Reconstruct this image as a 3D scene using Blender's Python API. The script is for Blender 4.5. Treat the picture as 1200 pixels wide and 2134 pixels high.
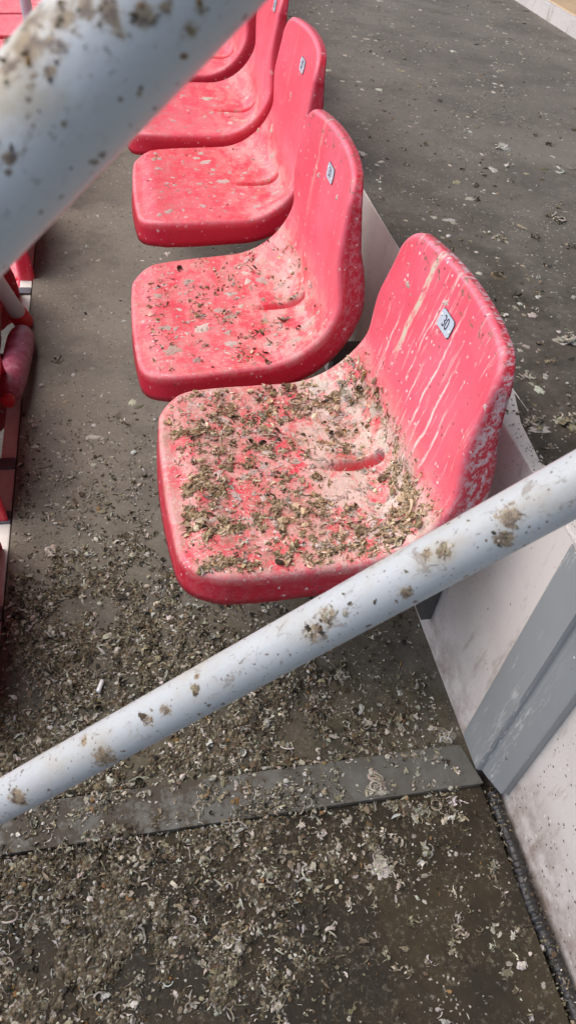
import bpy, bmesh, math, random
import numpy as np
from mathutils import Vector, Matrix

for o in list(bpy.data.objects):
    bpy.data.objects.remove(o)
scene = bpy.context.scene
COL = scene.collection
rng = np.random.default_rng(11)
random.seed(5)

# ------------------------------------------------------------------ camera, sky, sun, exposure
CAM_H = 1.15
R3 = np.array([[0.9767914817471217, -0.06273324205062654, 0.2047997595898975],
               [-0.1867350177152719, -0.7177763268356256, 0.6707661125856271],
               [0.10492108627506387, -0.6934419117533743, -0.7128322949184372]])
cam_d = bpy.data.cameras.new('camera')
cam = bpy.data.objects.new('camera', cam_d)
COL.objects.link(cam)
cam_d.sensor_fit = 'VERTICAL'
cam_d.sensor_height = 36.0
cam_d.lens = 26.0
cam_d.clip_start = 0.02
cam_d.clip_end = 200
right, down, fwd = R3[:, 0], R3[:, 1], R3[:, 2]
m = Matrix.Identity(4)
for i in range(3):
    m[i][0], m[i][1], m[i][2] = right[i], -down[i], -fwd[i]
m[2][3] = CAM_H
cam.matrix_world = m
cam_d.dof.use_dof = True
cam_d.dof.focus_distance = 1.25
cam_d.dof.aperture_fstop = 11.0
scene.camera = cam

SUN_EL, SUN_AZ = math.radians(57), math.radians(154)      # azimuth measured from +X towards +Y
world = bpy.data.worlds.new('World')
scene.world = world
world.use_nodes = True
wn = world.node_tree
sky = wn.nodes.new('ShaderNodeTexSky')
sky.sky_type = 'NISHITA'
sky.sun_disc = False
sky.sun_elevation = SUN_EL
sky.sun_rotation = math.pi / 2 - SUN_AZ
sky.air_density = 1.0
sky.dust_density = 3.0
sky.ozone_density = 1.0
bg = wn.nodes['Background']
bg.inputs['Strength'].default_value = 0.13
wn.links.new(sky.outputs[0], bg.inputs['Color'])
sun_d = bpy.data.lights.new('sun', 'SUN')
sun_d.energy = 1.5
sun_d.angle = math.radians(85)
sun_d.color = (1.0, 0.975, 0.945)
sun = bpy.data.objects.new('sun', sun_d)
COL.objects.link(sun)
sv = Vector((math.cos(SUN_EL) * math.cos(SUN_AZ), math.cos(SUN_EL) * math.sin(SUN_AZ), math.sin(SUN_EL)))
sun.rotation_euler = sv.to_track_quat('Z', 'Y').to_euler()
sun.location = (-6, 0, 9)
vs = scene.view_settings
vs.view_transform = 'Standard'
vs.look = 'None'
vs.exposure = 0.74
vs.gamma = 1.0
vs.use_curve_mapping = False

# ------------------------------------------------------------------ helpers
def tag(o, label=None, cat=None, group=None, kind=None):
    if label: o['label'] = label
    if cat: o['category'] = cat
    if group: o['group'] = group
    if kind: o['kind'] = kind
    return o

def empty(name, loc=(0, 0, 0), rot=(0, 0, 0)):
    o = bpy.data.objects.new(name, None)
    o.empty_display_size = 0.05
    o.location = loc
    o.rotation_euler = rot
    COL.objects.link(o)
    return o

def link(name, me, mat=None, parent=None):
    o = bpy.data.objects.new(name, me)
    COL.objects.link(o)
    if mat and not me.materials:
        me.materials.append(mat)
    if parent:
        o.parent = parent
    return o

def mesh_np(name, V, F, smooth=False, col=None):
    """V (n,3), F list/array of quads or tris with the same length."""
    F = np.asarray(F, dtype=np.int32)
    me = bpy.data.meshes.new(name)
    k = F.shape[1]
    me.vertices.add(len(V)); me.vertices.foreach_set('co', np.asarray(V, np.float32).ravel())
    me.loops.add(F.size); me.loops.foreach_set('vertex_index', F.ravel())
    me.polygons.add(len(F))
    me.polygons.foreach_set('loop_start', np.arange(0, F.size, k, dtype=np.int32))
    me.polygons.foreach_set('loop_total', np.full(len(F), k, np.int32))
    me.polygons.foreach_set('use_smooth', np.full(len(F), smooth, bool))
    if col is not None:
        a = me.color_attributes.new('col', 'FLOAT_COLOR', 'POINT')
        c = np.ones((len(V), 4), np.float32); c[:, :3] = col
        a.data.foreach_set('color', c.ravel())
    me.update(calc_edges=True)
    me.validate()
    return me

def bm_mesh(name, bm, smooth=False):
    me = bpy.data.meshes.new(name)
    bm.normal_update()
    bm.to_mesh(me); bm.free()
    for p in me.polygons: p.use_smooth = smooth
    return me

def box_bm(bm, x0, x1, y0, y1, z0, z1, bevel=0.0):
    r = bmesh.ops.create_cube(bm, size=1.0)
    vs_ = r['verts']
    for v in vs_:
        v.co = Vector((x0 + (v.co.x + .5) * (x1 - x0), y0 + (v.co.y + .5) * (y1 - y0), z0 + (v.co.z + .5) * (z1 - z0)))
    if bevel > 0:
        es = list({e for v in vs_ for e in v.link_edges})
        bmesh.ops.bevel(bm, geom=es, offset=bevel, segments=2, affect='EDGES', profile=0.7)

def box(name, x0, x1, y0, y1, z0, z1, mat, parent=None, bevel=0.0):
    bm = bmesh.new()
    box_bm(bm, x0, x1, y0, y1, z0, z1, bevel)
    return link(name, bm_mesh(name, bm), mat, parent)

def tube_mesh(name, pts, rad, n=32, caps=True):
    pts = [Vector(p) for p in pts]
    rads = rad if hasattr(rad, '__len__') else [rad] * len(pts)
    bm = bmesh.new()
    rings = []
    up = None
    for i, p in enumerate(pts):
        d = (pts[min(i + 1, len(pts) - 1)] - pts[max(i - 1, 0)]).normalized()
        if up is None:
            up = d.orthogonal().normalized()
        up = (up - d * up.dot(d)).normalized()
        s = d.cross(up)
        rings.append([bm.verts.new(p + rads[i] * (math.cos(2 * math.pi * k / n) * up + math.sin(2 * math.pi * k / n) * s)) for k in range(n)])
    for a, b in zip(rings, rings[1:]):
        for k in range(n):
            bm.faces.new((a[k], a[(k + 1) % n], b[(k + 1) % n], b[k]))
    if caps:
        bm.faces.new(list(reversed(rings[0]))); bm.faces.new(rings[-1])
    return bm_mesh(name, bm, True)

def _hash(ix, iy, seed):
    h = (ix.astype(np.int64) * 374761393 + iy.astype(np.int64) * 668265263 + seed * 1442695041) & 0xffffffff
    h = ((h ^ (h >> 13)) * 1274126177) & 0xffffffff
    return ((h ^ (h >> 16)) & 0xffff) / 65535.0

def vnoise(x, y, seed=0):
    ix, iy = np.floor(x), np.floor(y)
    fx, fy = x - ix, y - iy
    fx, fy = fx * fx * (3 - 2 * fx), fy * fy * (3 - 2 * fy)
    a, b = _hash(ix, iy, seed), _hash(ix + 1, iy, seed)
    c, d = _hash(ix, iy + 1, seed), _hash(ix + 1, iy + 1, seed)
    return (a * (1 - fx) + b * fx) * (1 - fy) + (c * (1 - fx) + d * fx) * fy

def fbm(x, y, seed=0, octs=4):
    s, a, t = 0, .5, 0
    for k in range(octs):
        s = s + a * vnoise(x * 2 ** k, y * 2 ** k, seed + k); t += a; a *= .55
    return s / t

def sstep(a, b, x):
    t = np.clip((x - a) / (b - a), 0, 1)
    return t * t * (3 - 2 * t)

# ------------------------------------------------------------------ material helper
class Mat:
    def __init__(self, name, rough=0.6, spec=0.4):
        self.m = bpy.data.materials.new(name)
        self.m.use_nodes = True
        self.t = self.m.node_tree
        self.b = self.t.nodes['Principled BSDF']
        self.b.inputs['Roughness'].default_value = rough
        self.b.inputs['Specular IOR Level'].default_value = spec
        self.tc = self.t.nodes.new('ShaderNodeTexCoord')
    def n(self, typ, **kw):
        nd = self.t.nodes.new(typ)
        for k, v in kw.items():
            setattr(nd, k, v)
        return nd
    def set(self, nd, key, val):
        s = nd.inputs[key]
        if hasattr(val, 'is_output') or isinstance(val, bpy.types.NodeSocket):
            self.t.links.new(val, s)
        else:
            s.default_value = val
    def math(self, op, a, b=0.0, c=0.0, clamp=False):
        nd = self.n('ShaderNodeMath', operation=op, use_clamp=clamp)
        self.set(nd, 0, a); self.set(nd, 1, b); self.set(nd, 2, c)
        return nd.outputs[0]
    def scale(self, vec, s):
        nd = self.n('ShaderNodeMapping')
        self.set(nd, 'Vector', vec)
        nd.inputs['Scale'].default_value = s if hasattr(s, '__len__') else (s, s, s)
        return nd.outputs[0]
    def noise(self, vec, s, detail=4, rough=.6, off=0.0, dist=0.0):
        v = self.scale(vec, s)
        if off:
            mp = v.node; mp.inputs['Location'].default_value = (off, off * 1.7, off * .6)
        nd = self.n('ShaderNodeTexNoise')
        self.set(nd, 'Vector', v)
        nd.inputs['Scale'].default_value = 1.0
        nd.inputs['Detail'].default_value = detail
        nd.inputs['Roughness'].default_value = rough
        nd.inputs['Distortion'].default_value = dist
        return nd.outputs['Fac']
    def ramp(self, x, a, b):
        nd = self.n('ShaderNodeMapRange', interpolation_type='SMOOTHSTEP')
        self.set(nd, 'Value', x); self.set(nd, 'From Min', a); self.set(nd, 'From Max', b)
        return nd.outputs[0]
    def specks(self, vec, s, size, prob, off=0.0):
        """small dots: voronoi cells, only a share `prob` of them, jittered size"""
        v = self.scale(vec, s)
        v.node.inputs['Location'].default_value = (off, off * .7, off * 1.3)
        nz = self.n('ShaderNodeTexNoise'); self.set(nz, 'Vector', v)
        nz.inputs['Scale'].default_value = 3.1; nz.inputs['Detail'].default_value = 3
        wv = self.n('ShaderNodeVectorMath', operation='MULTIPLY_ADD')
        self.set(wv, 0, nz.outputs['Color']); wv.inputs[1].default_value = (.7, .7, .7); self.set(wv, 2, v)
        v = wv.outputs[0]
        nd = self.n('ShaderNodeTexVoronoi')
        self.set(nd, 'Vector', v); nd.inputs['Scale'].default_value = 1.0
        sep = self.n('ShaderNodeSeparateColor'); self.set(sep, 0, nd.outputs['Color'])
        keep = self.math('LESS_THAN', sep.outputs[0], prob)
        rad = self.math('MULTIPLY', sep.outputs[1], size)
        d = self.math('SUBTRACT', rad, nd.outputs['Distance'])
        d = self.math('MULTIPLY', d, 12.0, clamp=True)
        return self.math('MULTIPLY', d, keep)
    def mix(self, fac, a, b):
        nd = self.n('ShaderNodeMix', data_type='RGBA')
        self.set(nd, 0, fac)
        for i, c in ((6, a), (7, b)):
            if isinstance(c, tuple): nd.inputs[i].default_value = (*c, 1) if len(c) == 3 else c
            else: self.t.links.new(c, nd.inputs[i])
        return nd.outputs[2]
    def color(self, c):
        if isinstance(c, tuple): self.b.inputs['Base Color'].default_value = (*c, 1)
        else: self.t.links.new(c, self.b.inputs['Base Color'])
    def bump(self, h, strength=.3, dist=.002):
        nd = self.n('ShaderNodeBump')
        self.set(nd, 'Height', h)
        nd.inputs['Strength'].default_value = strength
        nd.inputs['Distance'].default_value = dist
        self.t.links.new(nd.outputs[0], self.b.inputs['Normal'])
    def rough(self, r): self.set(self.b, 'Roughness', r)
    def attr(self, name, typ='GEOMETRY'):
        nd = self.n('ShaderNodeAttribute', attribute_type=typ, attribute_name=name)
        return nd

# ---- concrete floors
def concrete(name, base, dark, grime, grime_a, grime_b, grime_gain=1.0, foul=False):
    """grime: colour of the film of dirt, which fades out along the row between y=grime_a and y=grime_b"""
    M = Mat(name, .8, .3)
    P = M.tc.outputs['Object']
    big = M.noise(P, 2.3, 4, .6)
    mid = M.noise(P, 14, 5, .65, 3.1)
    fine = M.noise(P, 150, 3, .7, 7.7)
    c = M.mix(M.ramp(big, .3, .7), base, dark)
    c = M.mix(M.math('MULTIPLY', M.ramp(mid, .45, .8), .45), c, tuple(v * .72 for v in base))
    c = M.mix(M.math('MULTIPLY', M.ramp(fine, .35, .75), .35), c, tuple(v * 1.25 for v in base))
    sep = M.n('ShaderNodeSeparateXYZ'); M.set(sep, 0, P)
    g = M.ramp(M.math('ADD', sep.outputs[1], M.math('MULTIPLY', M.math('SUBTRACT', mid, .5), 1.0)), grime_b, grime_a)
    g2 = M.noise(P, 32, 5, .7, 1.9)
    g = M.math('MULTIPLY', g, M.math('ADD', .62, M.math('MULTIPLY', g2, .6)), clamp=True)
    g = M.math('MULTIPLY', g, grime_gain, clamp=True)
    gc = M.mix(M.ramp(M.noise(P, 9, 4, .6, 5.5), .4, .65), grime, tuple(v * f for v, f in zip(grime, (1.9, 1.75, 1.5))))
    mat1 = M.math('MULTIPLY', M.ramp(M.noise(P, 120, 5, .75, 6.1), .50, .66), M.ramp(M.noise(P, 18, 4, .6, 3.3), .42, .6))
    gc = M.mix(M.math('MULTIPLY', mat1, .75), gc, (.21, .18, .125))
    mat2 = M.ramp(M.noise(P, 140, 4, .7, 11.), .56, .68)
    gc = M.mix(M.math('MULTIPLY', mat2, .7), gc, (.016, .013, .009))
    c = M.mix(g, c, gc)
    if foul:
        fx = M.ramp(sep.outputs[0], 1.25, .60); fy = M.math('MULTIPLY', M.ramp(sep.outputs[1], 2.1, .9), fx)
        fm = M.math('MULTIPLY', fy, M.ramp(M.noise(P, 8, 6, .72, 17.), .36, .60))
        c = M.mix(M.math('MULTIPLY', fm, .8), c, (.040, .032, .022))
    # damp blotches, pale splashes, then dots of lime and black grit
    bl = M.ramp(M.noise(P, 5.5, 6, .74, 12.), .47, .62)
    c = M.mix(M.math('MULTIPLY', bl, .45), c, tuple(v * .45 for v in base))
    sp = M.math('MULTIPLY', M.ramp(M.noise(P, (46, 60, 46), 5, .75, 2.2), .60, .72), .40)
    c = M.mix(sp, c, (.38, .36, .32))
    clus = M.ramp(M.noise(P, 4.2, 3, .6, 21.), .38, .62)
    c = M.mix(M.math('MULTIPLY', M.math('MULTIPLY', M.specks(P, 42, .30, .13, 3.0), clus), .75), c, (.42, .395, .34))
    clus2 = M.math('ADD', .15, M.ramp(M.noise(P, 6.3, 4, .7, 31.), .42, .60))
    c = M.mix(M.math('MULTIPLY', M.specks(P, 85, .30, .24, 1.0), clus2), c, (.46, .435, .38))
    c = M.mix(M.math('MULTIPLY', M.specks(P, 170, .36, .42, 4.0), clus2), c, (.46, .43, .38))
    c = M.mix(M.math('MULTIPLY', M.specks(P, 48, .26, .16, 8.0), .85), c, (.025, .021, .016))
    c = M.mix(M.math('MULTIPLY', M.specks(P, 130, .36, .28, 9.0), .85), c, (.03, .025, .018))
    M.color(c)
    M.rough(M.math('SUBTRACT', .86, M.math('MULTIPLY', g, .28)))
    M.bump(M.math('ADD', M.math('MULTIPLY', mid, .6), M.math('ADD', M.math('MULTIPLY', fine, .3), M.math('MULTIPLY', g2, .6))), .55, .004)
    return M.m

MAT_FLOOR = concrete('floor concrete', (.225, .195, .158), (.162, .139, .110), (.048, .044, .029), .45, 1.35)
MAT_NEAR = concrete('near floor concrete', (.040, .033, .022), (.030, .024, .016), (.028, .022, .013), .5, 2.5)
MAT_UPPER = concrete('upper floor concrete', (.205, .183, .156), (.140, .124, .105), (.050, .041, .030), .2, 1.9, .9, True)
MAT_LOWER = concrete('lower floor concrete', (.215, .200, .176), (.175, .162, .143), (.052, .042, .028), -5, -4)

def wall_mat():
    M = Mat('pale painted concrete', .62, .35)
    P = M.tc.outputs['Object']
    c = M.mix(M.ramp(M.noise(P, 5, 5, .6), .35, .7), (.70, .65, .61), (.58, .535, .505))
    c = M.mix(M.math('MULTIPLY', M.ramp(M.noise(P, (26, 26, 6), 5, .7, 4), .56, .70), .5), c, (.30, .235, .18))
    c = M.mix(M.math('MULTIPLY', M.ramp(M.noise(P, 55, 4, .7, 2), .6, .8), .35), c, (.42, .38, .36))
    sep = M.n('ShaderNodeSeparateXYZ'); M.set(sep, 0, P)
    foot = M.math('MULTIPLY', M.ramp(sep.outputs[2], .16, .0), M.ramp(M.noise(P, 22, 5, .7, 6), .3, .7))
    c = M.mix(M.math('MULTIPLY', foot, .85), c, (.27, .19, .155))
    c = M.mix(M.specks(P, 62, .28, .16, 2), c, (.06, .05, .045))
    c = M.mix(M.specks(P, 130, .34, .30, 3), c, (.12, .095, .08))
    c = M.mix(M.specks(P, 240, .36, .35, 8), c, (.17, .14, .12))
    c = M.mix(M.specks(P, 100, .30, .14, 5), c, (.80, .78, .75))
    M.color(c)
    M.bump(M.noise(P, 120, 4, .7), .18, .002)
    return M.m
MAT_WALL = wall_mat()

def steel_mat():
    M = Mat('grey painted sheet steel', .42, .5)
    P = M.tc.outputs['Object']
    c = M.mix(M.noise(P, 12, 5, .6), (.26, .275, .28), (.33, .345, .35))
    band = M.ramp(M.noise(P, (22, 30, 3), 3, .6, 1.5), .52, .66)
    st = M.math('MULTIPLY', M.ramp(M.noise(P, (260, 330, 34), 4, .75, 3), .52, .62), band)
    c = M.mix(M.math('MULTIPLY', st, .8), c, (.68, .68, .66))
    c = M.mix(M.specks(P, 95, .32, .16, 1), c, (.72, .72, .70))
    c = M.mix(M.specks(P, 80, .26, .06, 5), c, (.07, .05, .04))
    M.color(c)
    M.bump(M.noise(P, 90, 3, .6), .1, .001)
    return M.m
MAT_STEEL = steel_mat()

def strip_mat():
    M = Mat('dirty grey steel strip', .6, .4)
    P = M.tc.outputs['Object']
    c = M.mix(M.noise(P, 16, 5, .65), (.105, .10, .085), (.165, .16, .142))
    dirt = M.ramp(M.noise(P, 26, 6, .75, 2.5), .42, .58)
    sep = M.n('ShaderNodeSeparateXYZ'); M.set(sep, 0, P)
    dirt = M.math('MULTIPLY', dirt, M.math('ADD', .35, M.ramp(sep.outputs[0], .35, -.1)), clamp=True)
    c = M.mix(dirt, c, (.060, .048, .032))
    c = M.mix(M.specks(P, 110, .34, .2, 2), c, (.50, .48, .44))
    c = M.mix(M.math('MULTIPLY', M.ramp(M.noise(P, 70, 5, .75, 9), .62, .72), .5), c, (.46, .44, .40))
    M.color(c)
    M.bump(M.noise(P, 60, 5, .7), .35, .002)
    return M.m
MAT_STRIP = strip_mat()

def pipe_mat(name, gain, seed, sc=1.0, br_=1.0, spots=()):
    """white enamelled tube, axis along local X, local +Z uppermost"""
    M = Mat(name, .42, .4)
    P = M.tc.outputs['Object']
    c = M.mix(M.noise(P, 9, 3, .6, seed), tuple(v * br_ for v in (.47, .49, .505)), tuple(v * br_ for v in (.54, .56, .57)))
    sep = M.n('ShaderNodeSeparateXYZ'); M.set(sep, 0, P)
    topm = M.ramp(sep.outputs[2], -.012, .022)             # droppings land on the upper side
    warm = M.math('MULTIPLY', M.ramp(M.noise(P, tuple(v * sc for v in (11, 16, 16)), 5, .65, seed + 2), .44, .68), topm)
    c = M.mix(M.math('MULTIPLY', warm, .55 * gain), c, (.42, .345, .23))
    br = M.math('MULTIPLY', M.ramp(M.noise(P, tuple(v * sc for v in (34, 46, 46)), 6, .75, seed + 5, .6), .565, .665), M.math('ADD', .35, topm), clamp=True)
    c = M.mix(M.math('MULTIPLY', br, min(1, .62 * gain)), c, (.20, .13, .075))
    dk = M.math('MULTIPLY', M.ramp(M.noise(P, tuple(v * sc for v in (52, 70, 70)), 6, .78, seed + 8, .8), .63, .68), M.math('ADD', .3, topm), clamp=True)
    c = M.mix(M.math('MULTIPLY', dk, min(1, .85 * gain)), c, (.085, .065, .055))
    if spots:
        ang = M.math('MULTIPLY', M.math('ARCTAN2', sep.outputs[1], sep.outputs[2]), .024)
        sn = M.noise(P, tuple(v * sc for v in (120, 150, 150)), 6, .8, seed + 21, .5)
        best = None
        for a_, t_, r_, k_ in spots:
            dx = M.math('SUBTRACT', sep.outputs[0], a_); du = M.math('SUBTRACT', ang, .024 * t_)
            d2 = M.math('SQRT', M.math('ADD', M.math('MULTIPLY', dx, dx), M.math('MULTIPLY', du, du)))
            f_ = M.math('MULTIPLY', M.math('SUBTRACT', 1.0, M.math('DIVIDE', d2, r_), clamp=True), k_)
            best = f_ if best is None else M.math('MAXIMUM', best, f_)
        lvl = M.math('ADD', M.math('MULTIPLY', best, .42), M.math('SUBTRACT', sn, .5))
        halo = M.math('MULTIPLY', M.ramp(best, .0, .8), .35)
        c = M.mix(halo, c, (.44, .36, .25))
        stn = M.math('MULTIPLY', M.ramp(lvl, .16, .25), M.ramp(best, .02, .15))
        sc2 = M.mix(M.ramp(M.noise(P, tuple(v * sc for v in (95, 95, 95)), 5, .7, seed + 30), .42, .62), (.32, .235, .14), (.095, .058, .040))
        c = M.mix(M.math('MULTIPLY', stn, .9), c, sc2)
    scf = M.ramp(M.noise(P, (90 * sc, 240 * sc, 240 * sc), 6, .8, seed + 13), .56, .68)
    c = M.mix(M.math('MULTIPLY', scf, .38), c, (.30, .25, .20))
    c = M.mix(M.specks(P, 75, .27, .12, seed + 3), c, (.24, .17, .12))
    c = M.mix(M.specks(P, 105, .30, .20, seed), c, (.16, .12, .10))
    c = M.mix(M.specks(P, 230, .34, .30, seed + 1), c, (.20, .16, .13))
    M.color(c)
    M.rough(M.math('ADD', .34, M.math('MULTIPLY', M.math('MAXIMUM', br, warm), .35)))
    M.bump(M.math('ADD', M.math('MULTIPLY', br, 1.0), M.math('MULTIPLY', M.noise(P, 60, 3, .6), .15)), .35, .0012)
    return M.m
def seat_mat():
    M = Mat('red seat plastic', .36, .45)
    uv = M.tc.outputs['UV']
    P = M.tc.outputs['Object']
    inf = M.n('ShaderNodeObjectInfo')
    off = M.n('ShaderNodeVectorMath', operation='ADD')
    M.set(off, 0, uv)
    rnd = M.n('ShaderNodeCombineXYZ'); M.set(rnd, 2, M.math('MULTIPLY', M.attr('seed', 'OBJECT').outputs['Fac'], 3.7))
    M.set(off, 1, rnd.outputs[0])
    U = off.outputs[0]
    dirt = M.attr('dirt', 'OBJECT').outputs['Fac']
    streak = M.attr('streak', 'OBJECT').outputs['Fac']
    skirt = M.attr('skirt').outputs['Fac']
    sep = M.n('ShaderNodeSeparateXYZ'); M.set(sep, 0, uv)
    w, s = sep.outputs[0], sep.outputs[1]
    face = M.math('SUBTRACT', 1.0, skirt)
    pan = M.math('MULTIPLY', M.ramp(s, .44, .33), face)
    back = M.math('MULTIPLY', M.ramp(s, .34, .41), face)
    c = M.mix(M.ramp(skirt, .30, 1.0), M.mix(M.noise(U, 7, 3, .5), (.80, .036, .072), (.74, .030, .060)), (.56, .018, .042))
    # pink sky haze painted on lit faces, strongest on the back, plus chalky fading
    c = M.mix(M.math('MULTIPLY', M.math('MULTIPLY', M.math('ADD', .45, M.math('MULTIPLY', M.ramp(M.noise(U, 5, 4, .6, 2), .3, .75), .55)), face), M.math('ADD', .12, M.math('MULTIPLY', back, .52))), c, (.95, .22, .30))
    rim_highlight = M.math('MULTIPLY', M.ramp(skirt, .0, .12), M.ramp(skirt, .62, .30))  # pale pink highlight painted along the rounded rim
    c = M.mix(M.math('MULTIPLY', rim_highlight, M.math('ADD', .05, M.math('MULTIPLY', M.noise(U, 30, 4, .7, 4), .45))), c, (.93, .24, .32))
    # greyish scuff film all over the pan
    filmn = M.noise(U, (16, 26, 16), 6, .7, 4)
    film = M.math('MULTIPLY', M.ramp(filmn, .42, .58), pan)
    rear = M.math('ADD', .45, M.math('MULTIPLY', M.math('MULTIPLY', M.ramp(s, .15, .29), M.ramp(s, .45, .34)), .75))
    film = M.math('MULTIPLY', M.math('MULTIPLY', film, rear), dirt, clamp=True)
    c = M.mix(M.math('MULTIPLY', film, .88), c, (.72, .60, .52))
    wash = M.math('MULTIPLY', M.math('MULTIPLY', M.ramp(M.noise(U, 11, 5, .7, 23), .36, .62), pan), M.math('MULTIPLY', dirt, dirt))
    c = M.mix(M.math('MULTIPLY', wash, .45, clamp=True), c, (.50, .37, .28))
    film2 = M.math('MULTIPLY', M.math('MULTIPLY', M.ramp(M.noise(U, (90, 34, 34), 5, .75, 6), .54, .66), pan), dirt)
    c = M.mix(M.math('MULTIPLY', film2, .6, clamp=True), c, (.70, .62, .54))
    shred = M.math('MULTIPLY', M.math('MULTIPLY', M.ramp(M.noise(U, (150, 110, 110), 5, .75, 14, 1.6), .53, .61), pan), dirt)
    c = M.mix(M.math('MULTIPLY', shred, .75, clamp=True), c, (.64, .55, .45))
    brown = M.math('MULTIPLY', M.math('MULTIPLY', M.ramp(M.noise(U, 22, 6, .75, 9), .50, .66), pan), dirt)
    c = M.mix(M.math('MULTIPLY', brown, .55, clamp=True), c, (.24, .17, .095))
    shr2 = M.math('MULTIPLY', M.math('MULTIPLY', M.ramp(M.noise(U, (130, 170, 170), 5, .75, 19, 1.2), .57, .65), pan), dirt)
    c = M.mix(M.math('MULTIPLY', shr2, .8, clamp=True), c, (.10, .075, .045))
    # light dust on every pan
    dust = M.math('MULTIPLY', M.ramp(M.noise(U, 30, 5, .7, 3), .45, .7), pan)
    c = M.mix(M.math('MULTIPLY', dust, .33), c, (.47, .31, .28))
    sl = M.math('MULTIPLY', M.ramp(M.math('ABSOLUTE', M.math('ADD', w, .003)), .0125, .0065), M.math('MULTIPLY', M.ramp(s, .235, .285), M.ramp(s, .340, .330)))
    c = M.mix(M.math('MULTIPLY', sl, .85), c, (.74, .042, .078))
    # runs down the back
    rn = M.math('MAXIMUM', M.ramp(M.noise(U, (85, 5, 5), 4, .7, 1.2), .585, .68), M.math('MULTIPLY', M.ramp(M.noise(U, (230, 12, 12), 4, .75, 4.2), .585, .65), .9))
    rn = M.math('MULTIPLY', M.math('MULTIPLY', rn, back), M.ramp(M.noise(U, (18, 9, 9), 3, .6, 8), .34, .56))
    c = M.mix(M.math('MULTIPLY', rn, M.math('MULTIPLY', streak, .75), clamp=True), c, (.84, .66, .60))
    # the broad run of one large dropping
    wob = M.math('ADD', w, M.math('MULTIPLY', M.math('SUBTRACT', M.noise(U, (1, 14, 1), 3, .6, 2), .5), .03))
    ln = M.ramp(M.math('ABSOLUTE', M.math('SUBTRACT', wob, .088)), .0085, .003)
    ln = M.math('MULTIPLY', ln, M.math('MULTIPLY', M.ramp(s, .42, .50), back))
    ln = M.math('MULTIPLY', ln, M.ramp(M.noise(U, (120, 50, 50), 4, .7, 7), .36, .52))
    c = M.mix(M.math('MULTIPLY', ln, streak, clamp=True), c, (.66, .56, .44))
    for w0, wd, s0, s1, o_ in ((-.030, .0035, .40, .60, 3), (-.072, .0042, .36, .56, 5), (.034, .0026, .44, .60, 7), (-.105, .0045, .30, .50, 9), (-.050, .0022, .30, .47, 12), (.120, .0028, .36, .52, 15), (.005, .0024, .34, .50, 17)):
        wb = M.math('ADD', w, M.math('MULTIPLY', M.math('SUBTRACT', M.noise(U, (1, 16, 1), 3, .6, o_), .5), .022))
        l2 = M.ramp(M.math('ABSOLUTE', M.math('SUBTRACT', wb, w0)), wd, wd * .3)
        l2 = M.math('MULTIPLY', l2, M.math('MULTIPLY', M.ramp(s, s0, s0 + .05), M.ramp(s, s1 + .02, s1 - .04)))
        l2 = M.math('MULTIPLY', l2, M.ramp(M.noise(U, (160, 26, 26), 5, .75, o_ + 2), .40, .55))
        c = M.mix(M.math('MULTIPLY', M.math('MULTIPLY', l2, .9), M.ramp(streak, .3, .9), clamp=True), c, (.86, .72, .66))
    # lime spray: fine dots everywhere, thicker on dirty seats
    dots = M.specks(U, 120, .34, .28, 2)
    c = M.mix(M.math('MULTIPLY', dots, M.math('ADD', .45, M.math('MULTIPLY', dirt, .5)), clamp=True), c, (.82, .66, .62))
    dots2 = M.specks(U, 55, .30, .20, 6)
    c = M.mix(M.math('MULTIPLY', dots2, M.math('ADD', .35, M.math('MULTIPLY', dirt, .5)), clamp=True), c, (.76, .66, .60))
    dots3 = M.specks(U, 120, .34, .20, 11)
    c = M.mix(M.math('MULTIPLY', dots3, M.math('ADD', .15, M.math('MULTIPLY', dirt, .6)), clamp=True), c, (.06, .045, .04))
    # lime scale on the skirt
    sk = M.math('MULTIPLY', M.ramp(M.noise(U, (150, 75, 75), 6, .8, 5), .46, .58), skirt)
    sk = M.math('MULTIPLY', sk, M.math('MULTIPLY', streak, M.math('ADD', .12, M.ramp(s, .30, .42))), clamp=True)
    c = M.mix(M.math('MULTIPLY', sk, .75), c, (.66, .58, .60))
    # grime along the top rim
    rim = M.math('MULTIPLY', M.ramp(s, .590, .612), M.ramp(M.noise(U, (48, 70, 70), 6, .8, 3.3), .545, .62))
    c = M.mix(M.math('MULTIPLY', rim, M.attr('rim', 'OBJECT').outputs['Fac'], clamp=True), c, (.20, .135, .09))
    M.color(c)
    M.rough(M.math('ADD', M.math('ADD', .33, M.math('MULTIPLY', M.noise(U, 40, 3, .6), .12)), M.math('MULTIPLY', film, .35), clamp=True))
    # moulded square outlines in the pan + crust relief
    def sq(cw, cs, h):
        a = M.math('ABSOLUTE', M.math('SUBTRACT', w, cw)); b = M.math('ABSOLUTE', M.math('SUBTRACT', s, cs))
        d = M.math('ABSOLUTE', M.math('SUBTRACT', M.math('MAXIMUM', a, b), h))
        return M.ramp(d, .0022, .0006)
    emb = M.math('MAXIMUM', sq(0, .15, .10), M.math('MAXIMUM', sq(0, .15, .028), sq(.13, .10, .028)))
    h = M.math('ADD', M.math('MULTIPLY', emb, -.5), M.math('MULTIPLY', M.math('MULTIPLY', film, M.noise(U, 160, 4, .7)), 1.5))
    h = M.math('ADD', h, M.math('MULTIPLY', M.noise(U, 25, 2, .5), .15))
    M.bump(h, .35, .0012)
    return M.m
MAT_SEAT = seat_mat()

def litter_mat():
    M = Mat('dry litter', .82, .25)
    P = M.tc.outputs['Object']
    c = M.attr('col').outputs['Color']
    c = M.mix(M.math('MULTIPLY', M.ramp(M.noise(P, 420, 3, .7), .4, .7), .4), c, (.10, .085, .06))
    M.color(c)
    M.bump(M.noise(P, 500, 3, .7), .4, .001)
    return M.m
MAT_LITTER = litter_mat()

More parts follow.
